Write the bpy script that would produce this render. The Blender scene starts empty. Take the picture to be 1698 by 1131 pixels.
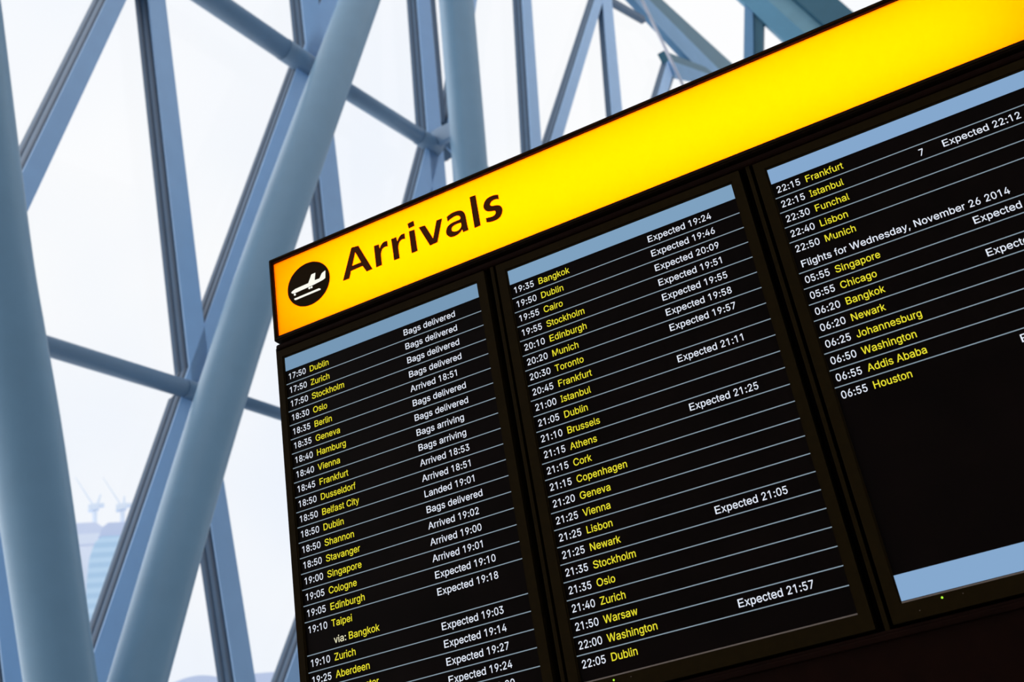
import bpy, bmesh, math, random
from mathutils import Vector, Matrix

# ---------------------------------------------------------------- camera, sky, lights, exposure
sc = bpy.context.scene
C = sc.collection
cam_data = bpy.data.cameras.new('camera')
cam = bpy.data.objects.new('camera', cam_data)
C.objects.link(cam)
CAM = Vector((1.53028575, -2.27251623, 1.60034765))
RIGHT = Vector((0.887018, 0.434799, -0.155398))
DOWN = Vector((-0.325479, 0.350069, -0.878359))
FWD = Vector((-0.32751, 0.829699, 0.452036))
mw = Matrix.Identity(4)
for i in range(3):
    mw[i][0], mw[i][1], mw[i][2], mw[i][3] = RIGHT[i], -DOWN[i], -FWD[i], CAM[i]
cam.matrix_world = mw
cam_data.sensor_width = 36.0
cam_data.lens = 40.988
cam_data.clip_start = 0.05
cam_data.clip_end = 2000
cam_data.dof.use_dof = True
cam_data.dof.focus_distance = 2.65
cam_data.dof.aperture_fstop = 5.2
sc.camera = cam

sc.view_settings.view_transform = 'Standard'
sc.view_settings.look = 'None'
sc.view_settings.exposure = 0.0
sc.view_settings.gamma = 1.0
sc.view_settings.use_curve_mapping = False

world = bpy.data.worlds.new('overcast_sky')
sc.world = world
world.use_nodes = True
wt = world.node_tree
wt.nodes.clear()
w_out = wt.nodes.new('ShaderNodeOutputWorld')
w_bg = wt.nodes.new('ShaderNodeBackground')
w_tc = wt.nodes.new('ShaderNodeTexCoord')
w_no = wt.nodes.new('ShaderNodeTexNoise')
w_no.inputs['Scale'].default_value = 2.2
w_no.inputs['Detail'].default_value = 3
w_ra = wt.nodes.new('ShaderNodeValToRGB')
w_ra.color_ramp.elements[0].position = 0.35
w_ra.color_ramp.elements[0].color = (0.85, 0.905, 1.0, 1)
w_ra.color_ramp.elements[1].position = 0.62
w_ra.color_ramp.elements[1].color = (0.985, 0.99, 1.0, 1)
wt.links.new(w_tc.outputs['Generated'], w_no.inputs['Vector'])
wt.links.new(w_no.outputs['Fac'], w_ra.inputs['Fac'])
wt.links.new(w_ra.outputs['Color'], w_bg.inputs['Color'])
w_bg.inputs['Strength'].default_value = 1.0
wt.links.new(w_bg.outputs['Background'], w_out.inputs['Surface'])

sun_data = bpy.data.lights.new('veiled_sun', 'SUN')
sun_data.energy = 1.05
sun_data.angle = math.radians(70)
sun_data.color = (0.93, 0.95, 1.0)
sun = bpy.data.objects.new('veiled_sun', sun_data)
C.objects.link(sun)
sun.location = (-40, 8, 40)
sun.rotation_euler = Vector((-0.90, 0.0, 0.42)).to_track_quat('Z', 'Y').to_euler()

# ---------------------------------------------------------------- helpers
def tag(o, label=None, cat=None, group=None, kind=None):
    if label: o['label'] = label
    if cat: o['category'] = cat
    if group: o['group'] = group
    if kind: o['kind'] = kind
    return o

def empty(name, loc=(0, 0, 0)):
    o = bpy.data.objects.new(name, None)
    o.location = loc
    o.empty_display_size = 0.1
    C.objects.link(o)
    return o

def link(name, me, mat, parent=None):
    o = bpy.data.objects.new(name, me)
    C.objects.link(o)
    if mat: me.materials.append(mat)
    if parent:
        o.parent = parent
        # an empty is only translated and a part's mesh is kept in world coordinates
        if parent.type == 'EMPTY':
            o.matrix_parent_inverse = Matrix.Translation(-parent.location)
    return o

def obj(name, bm, mat, parent=None, smooth=False):
    me = bpy.data.meshes.new(name)
    bm.normal_update()
    bm.to_mesh(me)
    bm.free()
    if smooth:
        for p in me.polygons: p.use_smooth = True
    return link(name, me, mat, parent)

def box(bm, lo, hi, bevel=0.0, seg=2):
    x0, y0, z0 = lo; x1, y1, z1 = hi
    vs = [bm.verts.new(p) for p in ((x0,y0,z0),(x1,y0,z0),(x1,y1,z0),(x0,y1,z0),(x0,y0,z1),(x1,y0,z1),(x1,y1,z1),(x0,y1,z1))]
    fs = [bm.faces.new([vs[i] for i in f]) for f in ((0,3,2,1),(4,5,6,7),(0,1,5,4),(1,2,6,5),(2,3,7,6),(3,0,4,7))]
    if bevel > 0:
        es = list({e for f in fs for e in f.edges})
        bmesh.ops.bevel(bm, geom=es, offset=bevel, segments=seg, profile=0.5, affect='EDGES')
    return bm

def mbox(name, lo, hi, mat, parent=None, bevel=0.0):
    return obj(name, box(bmesh.new(), lo, hi, bevel), mat, parent)

def obox(bm, a, b, ax_w, ax_t, w, t, bevel=0.0):
    """box beam from a to b, width w along ax_w, thickness t along ax_t"""
    vs = []
    for p in (a, b):
        for su, sv in ((-1,-1),(1,-1),(1,1),(-1,1)):
            vs.append(bm.verts.new(p + ax_w*(su*w/2) + ax_t*(sv*t/2)))
    fs = [bm.faces.new([vs[i] for i in f]) for f in ((0,1,2,3),(7,6,5,4),(0,4,5,1),(1,5,6,2),(2,6,7,3),(3,7,4,0))]
    bmesh.ops.recalc_face_normals(bm, faces=fs)
    if bevel > 0:
        es = list({e for f in fs for e in f.edges})
        bmesh.ops.bevel(bm, geom=es, offset=bevel, segments=2, profile=0.5, affect='EDGES')
    return bm

def tube(bm, pts, rad, seg=40, caps=True):
    pts = [Vector(p) for p in pts]
    rs = rad if isinstance(rad, (list, tuple)) else [rad]*len(pts)
    rings = []
    up = None
    for i, p in enumerate(pts):
        t = (pts[min(i+1, len(pts)-1)] - pts[max(i-1, 0)]).normalized()
        if up is None:
            up = t.orthogonal().normalized()
        up = (up - t*up.dot(t)).normalized()
        sd = t.cross(up)
        rings.append([bm.verts.new(p + (up*math.cos(2*math.pi*k/seg) + sd*math.sin(2*math.pi*k/seg))*rs[i]) for k in range(seg)])
    for r0, r1 in zip(rings, rings[1:]):
        for k in range(seg):
            bm.faces.new((r0[k], r0[(k+1) % seg], r1[(k+1) % seg], r1[k]))
    if caps:
        bm.faces.new(rings[0][::-1]); bm.faces.new(rings[-1])
    return bm

def smooth_path(pts, sub=6):
    P = [Vector(p) for p in pts]
    P = [P[0]*2 - P[1]] + P + [P[-1]*2 - P[-2]]
    out = []
    for i in range(1, len(P)-2):
        p0, p1, p2, p3 = P[i-1:i+3]
        for k in range(sub):
            t = k/sub
            out.append(0.5*((2*p1)+(p2-p0)*t+(2*p0-5*p1+4*p2-p3)*t*t+(3*p1-p0-3*p2+p3)*t**3))
    out.append(P[-2])
    return out

def mat(name, col, rough=0.5, metal=0.0, spec=0.5, noise=0.0, scale=8.0, bump=0.0):
    m = bpy.data.materials.new(name)
    m.use_nodes = True
    nt = m.node_tree
    b = nt.nodes['Principled BSDF']
    b.inputs['Base Color'].default_value = (*col, 1)
    b.inputs['Roughness'].default_value = rough
    b.inputs['Metallic'].default_value = metal
    b.inputs['Specular IOR Level'].default_value = spec
    if noise or bump:
        tc = nt.nodes.new('ShaderNodeTexCoord')
        n = nt.nodes.new('ShaderNodeTexNoise')
        n.inputs['Scale'].default_value = scale
        n.inputs['Detail'].default_value = 4
        nt.links.new(tc.outputs['Object'], n.inputs['Vector'])
        if noise:
            r = nt.nodes.new('ShaderNodeValToRGB')
            r.color_ramp.elements[0].position = 0.3
            r.color_ramp.elements[1].position = 0.7
            r.color_ramp.elements[0].color = (*[c*(1-noise) for c in col], 1)
            r.color_ramp.elements[1].color = (*[min(1, c*(1+noise)) for c in col], 1)
            nt.links.new(n.outputs['Fac'], r.inputs['Fac'])
            nt.links.new(r.outputs['Color'], b.inputs['Base Color'])
        if bump:
            bp = nt.nodes.new('ShaderNodeBump')
            bp.inputs['Strength'].default_value = bump
            bp.inputs['Distance'].default_value = 0.002
            nt.links.new(n.outputs['Fac'], bp.inputs['Height'])
            nt.links.new(bp.outputs['Normal'], b.inputs['Normal'])
    return m

def emit(name, col, strength=1.0):
    m = bpy.data.materials.new(name)
    m.use_nodes = True
    nt = m.node_tree
    nt.nodes.clear()
    o = nt.nodes.new('ShaderNodeOutputMaterial')
    e = nt.nodes.new('ShaderNodeEmission')
    e.inputs['Color'].default_value = (*col, 1)
    e.inputs['Strength'].default_value = strength
    nt.links.new(e.outputs['Emission'], o.inputs['Surface'])
    return m

def srgb(r, g, b):
    return tuple(((c/255)/12.92 if c/255 <= 0.04045 else ((c/255+0.055)/1.055)**2.4) for c in (r, g, b))

# ---------------------------------------------------------------- materials
M_tube = mat('blue_grey_tube_paint', (0.235, 0.405, 0.55), 0.42, noise=0.03, scale=3)
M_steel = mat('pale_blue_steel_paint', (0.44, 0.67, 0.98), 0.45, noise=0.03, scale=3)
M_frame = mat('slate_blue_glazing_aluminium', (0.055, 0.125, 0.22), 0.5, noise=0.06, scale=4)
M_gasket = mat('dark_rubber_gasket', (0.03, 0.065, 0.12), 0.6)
M_rail = mat('grey_blue_rail_paint', (0.24, 0.36, 0.50), 0.45, noise=0.03, scale=3)
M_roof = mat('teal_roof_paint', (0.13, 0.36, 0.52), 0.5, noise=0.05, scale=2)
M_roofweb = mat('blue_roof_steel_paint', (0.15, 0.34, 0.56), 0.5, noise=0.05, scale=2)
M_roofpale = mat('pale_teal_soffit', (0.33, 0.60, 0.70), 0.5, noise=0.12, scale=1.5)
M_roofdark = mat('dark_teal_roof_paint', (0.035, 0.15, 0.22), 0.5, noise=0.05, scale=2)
M_cable = mat('white_cable_sleeve', (0.8, 0.78, 0.85), 0.4)
M_floor = mat('grey_terrazzo', (0.30, 0.32, 0.34), 0.4, noise=0.15, scale=30)
M_wall = mat('grey_wall_plaster', (0.30, 0.34, 0.38), 0.8, noise=0.05, scale=2)
M_wallpale = mat('pale_grey_wall_plaster', (0.40, 0.44, 0.48), 0.8, noise=0.03, scale=2)
M_ground = mat('pale_concrete_ground', (0.7, 0.72, 0.74), 0.9, noise=0.1, scale=0.05)

M_black = mat('black_powder_coat', (0.013, 0.006, 0.0022), 0.6, spec=0.06, noise=0.2, scale=60, bump=0.05)
M_bezel = mat('brown_black_bezel_plastic', (0.019, 0.0105, 0.0022), 0.6, spec=0.03, noise=0.1, scale=80, bump=0.05)
M_cab = mat('black_brown_cabinet_steel', (0.011, 0.003, 0.0012), 0.6, spec=0.04, noise=0.2, scale=20, bump=0.03)
M_lip = mat('lip_reflection_and_button_brown', (0.32, 0.23, 0.18), 0.4, metal=0.2)  # reflection on the lower bezel lip painted as lighter brown; buttons share it
M_lcd = mat('black_lcd_glass', (0.0065, 0.0032, 0.0022), 0.4, spec=0.04, noise=0.25, scale=6)
M_white_in = mat('white_lightbox_lining', (0.85, 0.85, 0.85), 0.8)
M_letter = mat('dark_brown_vinyl', (0.095, 0.024, 0.005), 0.6, spec=0.02)
M_icon = mat('black_vinyl', (0.024, 0.012, 0.003), 0.6, spec=0.02)
M_iconlit = emit('backlit_white_acrylic', (1.0, 1.0, 0.88), 1.0)
M_txt_white = emit('lit_white_text', (0.80, 0.86, 0.97), 1.0)
M_txt_cream = emit('lit_cream_text', (0.85, 0.82, 0.55), 1.0)
M_txt_yellow = emit('lit_yellow_text', (0.86, 0.78, 0.035), 1.0)
M_line = emit('lit_grey_rule', srgb(132, 150, 163), 1.0)
M_led = emit('lit_green_led', (0.45, 1.0, 0.05), 1.2)
M_bar = [emit('lit_blue_band_dim', srgb(118, 152, 182), 1), emit('lit_blue_band', srgb(126, 161, 192), 1), emit('lit_blue_band_bright', srgb(133, 168, 206), 1)]

def acrylic():
    m = bpy.data.materials.new('yellow_translucent_acrylic')
    m.use_nodes = True
    nt = m.node_tree
    nt.nodes.clear()
    o = nt.nodes.new('ShaderNodeOutputMaterial')
    t = nt.nodes.new('ShaderNodeBsdfTranslucent')
    t.inputs['Color'].default_value = (0.95, 0.345, 0.0, 1)
    nt.links.new(t.outputs[0], o.inputs['Surface'])
    return m
M_acrylic = acrylic()

def glazing():
    m = bpy.data.materials.new('clear_facade_glass')
    m.use_nodes = True
    nt = m.node_tree
    nt.nodes.clear()
    o = nt.nodes.new('ShaderNodeOutputMaterial')
    t = nt.nodes.new('ShaderNodeBsdfTransparent')
    t.inputs['Color'].default_value = (0.995, 0.998, 1.0, 1)
    g = nt.nodes.new('ShaderNodeBsdfGlossy')
    g.inputs['Roughness'].default_value = 0.02
    mx = nt.nodes.new('ShaderNodeMixShader')
    mx.inputs[0].default_value = 0.012
    nt.links.new(t.outputs[0], mx.inputs[1]); nt.links.new(g.outputs[0], mx.inputs[2])
    nt.links.new(mx.outputs[0], o.inputs['Surface'])
    return m
M_glass = glazing()
# outlines of the sign lettering and symbol, in screen widths
GLYPHS = {
    'A': [[(0.3468,-0.3416),(0.4091,-0.4942),(0.4459,-0.4893),(0.5048,-0.3409),(0.4733,-0.3404),(0.4561,-0.3772),(0.3926,-0.3759),(0.3806,-0.3408)],[(0.4256,-0.4641),(0.4513,-0.3978),(0.4014,-0.3981)]],
    'r': [[(0.5266,-0.4538),(0.5516,-0.4526),(0.5536,-0.4273),(0.5543,-0.4284),(0.5551,-0.4297),(0.5561,-0.4312),(0.5572,-0.433),(0.5585,-0.4351),(0.5599,-0.4375),(0.5616,-0.44),(0.5635,-0.4424),(0.5657,-0.4449),(0.5683,-0.4473),(0.571,-0.4496),(0.5737,-0.4514),(0.5766,-0.4526),(0.5795,-0.4533),(0.5825,-0.4538),(0.5854,-0.454),(0.5884,-0.4539),(0.5914,-0.4534),(0.5942,-0.4529),(0.5966,-0.4524),(0.596,-0.4248),(0.5936,-0.4255),(0.5909,-0.4264),(0.5879,-0.4272),(0.585,-0.4277),(0.5821,-0.4277),(0.5791,-0.4275),(0.5762,-0.427),(0.5734,-0.4262),(0.571,-0.4251),(0.5687,-0.4237),(0.5666,-0.422),(0.5647,-0.4198),(0.563,-0.417),(0.5615,-0.4137),(0.5602,-0.4101),(0.5591,-0.4064),(0.5581,-0.4033),(0.5574,-0.4006),(0.5568,-0.3967),(0.5562,-0.3904),(0.5558,-0.38),(0.5555,-0.3666),(0.5553,-0.3531),(0.5551,-0.342),(0.5252,-0.3411)]],
    'r2': [[(0.6189,-0.4532),(0.6448,-0.4523),(0.6464,-0.4257),(0.6473,-0.4271),(0.6482,-0.4287),(0.6494,-0.4305),(0.6507,-0.4326),(0.6522,-0.4348),(0.6538,-0.4374),(0.6556,-0.44),(0.6576,-0.4425),(0.6598,-0.445),(0.6622,-0.4474),(0.6647,-0.4496),(0.6672,-0.4514),(0.6697,-0.4527),(0.6723,-0.4537),(0.6749,-0.4543),(0.6775,-0.4548),(0.6804,-0.455),(0.6834,-0.4549),(0.6863,-0.4548),(0.6888,-0.4546),(0.6879,-0.4269),(0.6855,-0.4275),(0.6828,-0.4282),(0.6799,-0.4289),(0.677,-0.4292),(0.6741,-0.4292),(0.6712,-0.4291),(0.6683,-0.4286),(0.6655,-0.4277),(0.663,-0.4264),(0.6605,-0.4248),(0.6582,-0.4227),(0.6561,-0.4202),(0.6543,-0.4171),(0.6526,-0.4135),(0.6512,-0.4096),(0.65,-0.4056),(0.6491,-0.4025),(0.6485,-0.3998),(0.6481,-0.3959),(0.6479,-0.3894),(0.6478,-0.3787),(0.648,-0.365),(0.6482,-0.351),(0.6484,-0.3396),(0.6196,-0.3401)]],
    'i': [[(0.7126,-0.4543),(0.7403,-0.4528),(0.7414,-0.3397),(0.7118,-0.3396)]],
    'dot': [[(0.7106,-0.4966),(0.7417,-0.4994),(0.7435,-0.4727),(0.7135,-0.4711)]],
    'v': [[(0.7638,-0.4537),(0.7952,-0.4516),(0.8263,-0.3681),(0.8556,-0.4521),(0.8827,-0.4507),(0.8439,-0.3424),(0.8059,-0.3405)]],
    'a': [[(0.9077,-0.4485),(0.9113,-0.4499),(0.9155,-0.4517),(0.92,-0.4535),(0.9244,-0.4549),(0.9285,-0.456),(0.9326,-0.4569),(0.9368,-0.4575),(0.9412,-0.4579),(0.9459,-0.458),(0.9508,-0.4579),(0.9558,-0.4576),(0.9606,-0.457),(0.9655,-0.4561),(0.9704,-0.455),(0.9751,-0.4535),(0.9793,-0.4515),(0.9831,-0.4491),(0.9865,-0.4462),(0.9895,-0.4429),(0.992,-0.4392),(0.9939,-0.4349),(0.9952,-0.4303),(0.9962,-0.4252),(0.9971,-0.4199),(0.9976,-0.4143),(0.9979,-0.4083),(0.998,-0.402),(0.9981,-0.3957),(0.9982,-0.3891),(0.9983,-0.3822),(0.9984,-0.3753),(0.9986,-0.3684),(0.999,-0.3611),(0.9996,-0.3536),(1.0002,-0.3466),(1.0006,-0.3406),(0.9742,-0.3401),(0.9719,-0.3579),(0.9701,-0.3558),(0.9682,-0.3532),(0.9659,-0.3505),(0.9632,-0.3481),(0.9602,-0.346),(0.9567,-0.344),(0.953,-0.3422),(0.9492,-0.3407),(0.9453,-0.3395),(0.9412,-0.3385),(0.937,-0.3379),(0.9326,-0.3376),(0.9278,-0.3377),(0.9228,-0.338),(0.9179,-0.3387),(0.9135,-0.34),(0.9097,-0.3419),(0.9062,-0.3444),(0.9031,-0.3472),(0.9004,-0.3502),(0.8981,-0.3534),(0.8962,-0.3568),(0.8947,-0.3605),(0.8938,-0.3642),(0.8934,-0.3681),(0.8936,-0.3723),(0.8942,-0.3764),(0.8952,-0.3805),(0.8966,-0.3846),(0.8984,-0.3887),(0.9005,-0.3925),(0.9031,-0.3958),(0.906,-0.3985),(0.9093,-0.4007),(0.9129,-0.4026),(0.9167,-0.4042),(0.9207,-0.4056),(0.9248,-0.4067),(0.9291,-0.4076),(0.9336,-0.4082),(0.9384,-0.4085),(0.9434,-0.4085),(0.9484,-0.4083),(0.9531,-0.4083),(0.9576,-0.4084),(0.962,-0.4085),(0.966,-0.4086),(0.9694,-0.4087),(0.9702,-0.4097),(0.9711,-0.4107),(0.9719,-0.412),(0.9724,-0.4136),(0.9726,-0.4155),(0.9726,-0.4177),(0.9723,-0.4201),(0.9715,-0.4225),(0.9704,-0.4248),(0.9688,-0.4273),(0.9669,-0.4296),(0.9648,-0.4315),(0.9625,-0.433),(0.9599,-0.4342),(0.9571,-0.4352),(0.9541,-0.4358),(0.9511,-0.4362),(0.948,-0.4363),(0.9447,-0.4361),(0.9411,-0.4357),(0.937,-0.4349),(0.9327,-0.4338),(0.9283,-0.4325),(0.9241,-0.4311),(0.92,-0.4295),(0.9159,-0.4278),(0.9122,-0.426),(0.909,-0.4246)],[(0.9716,-0.3918),(0.9718,-0.3885),(0.9719,-0.3844),(0.972,-0.3803),(0.9715,-0.3766),(0.9707,-0.3735),(0.9694,-0.3706),(0.9678,-0.3679),(0.9659,-0.3655),(0.9637,-0.3633),(0.961,-0.3613),(0.9581,-0.3596),(0.9551,-0.3583),(0.952,-0.3575),(0.9487,-0.357),(0.9453,-0.3569),(0.942,-0.3572),(0.9388,-0.3578),(0.9356,-0.3587),(0.9325,-0.36),(0.9297,-0.3614),(0.9274,-0.3632),(0.9253,-0.3653),(0.9234,-0.3674),(0.9218,-0.3692),(0.9215,-0.3714),(0.9211,-0.3741),(0.9208,-0.377),(0.9211,-0.3796),(0.922,-0.3821),(0.9234,-0.3846),(0.9252,-0.3869),(0.9274,-0.3888),(0.9302,-0.3903),(0.9336,-0.3915),(0.9373,-0.3924),(0.9411,-0.3931),(0.945,-0.3935),(0.9492,-0.3937),(0.9534,-0.3937),(0.9574,-0.3936),(0.9612,-0.3933),(0.9651,-0.3928),(0.9686,-0.3922)]],
    'l': [[(1.0323,-0.4996),(1.0612,-0.4978),(1.061,-0.3389),(1.0315,-0.3375)]],
    's': [[(1.1674,-0.4532),(1.166,-0.4314),(1.1633,-0.4325),(1.1602,-0.4339),(1.1568,-0.4353),(1.1535,-0.4363),(1.15,-0.437),(1.1464,-0.4374),(1.1428,-0.4376),(1.1394,-0.4374),(1.1361,-0.4367),(1.1329,-0.4356),(1.1299,-0.4342),(1.1274,-0.4325),(1.1254,-0.4304),(1.1237,-0.4279),(1.1223,-0.4254),(1.1211,-0.4234),(1.1229,-0.4148),(1.1249,-0.4134),(1.1273,-0.4118),(1.1299,-0.4101),(1.1329,-0.4087),(1.1364,-0.4077),(1.1403,-0.407),(1.1443,-0.4063),(1.1482,-0.4053),(1.1521,-0.4041),(1.156,-0.4026),(1.1597,-0.4009),(1.1629,-0.3989),(1.1658,-0.3964),(1.1683,-0.3937),(1.1704,-0.3906),(1.172,-0.3874),(1.1732,-0.3841),(1.174,-0.3804),(1.1743,-0.3767),(1.1743,-0.373),(1.1738,-0.3692),(1.1729,-0.3654),(1.1716,-0.3616),(1.1701,-0.358),(1.1684,-0.3545),(1.1665,-0.3511),(1.1642,-0.3479),(1.1616,-0.345),(1.1586,-0.3423),(1.1552,-0.3399),(1.1514,-0.3377),(1.1475,-0.3361),(1.1434,-0.3349),(1.1391,-0.3342),(1.1345,-0.3338),(1.1298,-0.3337),(1.1249,-0.3338),(1.1198,-0.3342),(1.1146,-0.3349),(1.1096,-0.3357),(1.1048,-0.3369),(1.0999,-0.3384),(1.0954,-0.3399),(1.0916,-0.3412),(1.0918,-0.3619),(1.0948,-0.3613),(1.0982,-0.3606),(1.1019,-0.3598),(1.1057,-0.3592),(1.1095,-0.3586),(1.1135,-0.358),(1.1174,-0.3576),(1.1212,-0.3575),(1.1248,-0.3578),(1.1282,-0.3583),(1.1315,-0.3591),(1.1343,-0.3602),(1.1366,-0.3617),(1.1386,-0.3636),(1.1403,-0.3655),(1.1418,-0.367),(1.1419,-0.3771),(1.1406,-0.3785),(1.1391,-0.3802),(1.1373,-0.382),(1.135,-0.3834),(1.1322,-0.3844),(1.1288,-0.3851),(1.1251,-0.3858),(1.1213,-0.3867),(1.1173,-0.388),(1.113,-0.3895),(1.1087,-0.3912),(1.105,-0.3932),(1.1017,-0.3955),(1.0988,-0.3981),(1.0962,-0.401),(1.094,-0.4041),(1.0922,-0.4074),(1.0908,-0.4111),(1.0899,-0.4148),(1.0894,-0.4187),(1.0895,-0.4225),(1.0902,-0.4265),(1.0912,-0.4305),(1.0926,-0.4342),(1.0943,-0.4378),(1.0963,-0.4413),(1.0986,-0.4445),(1.1012,-0.4475),(1.104,-0.4502),(1.107,-0.4526),(1.1103,-0.4548),(1.1139,-0.4566),(1.1177,-0.4579),(1.1219,-0.459),(1.1261,-0.4597),(1.1304,-0.4601),(1.1347,-0.4603),(1.1389,-0.4603),(1.1433,-0.4599),(1.1478,-0.4592),(1.1528,-0.458),(1.1581,-0.4563),(1.1632,-0.4546)]],
    'plane': [[(0.0662,-0.3878),(0.0751,-0.3929),(0.0891,-0.3976),(0.1056,-0.3982),(0.1627,-0.4001),(0.1842,-0.4393),(0.2051,-0.4396),(0.1971,-0.4023),(0.2251,-0.4011),(0.2407,-0.4238),(0.26,-0.4304),(0.2552,-0.3919),(0.2415,-0.3873),(0.1937,-0.382),(0.0798,-0.3775),(0.0696,-0.3815)]],
    'runway': [[(0.0798,-0.3493),(0.2173,-0.3511),(0.2257,-0.3458),(0.2238,-0.3414),(0.0856,-0.3399),(0.0799,-0.3441)]],
}
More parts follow.
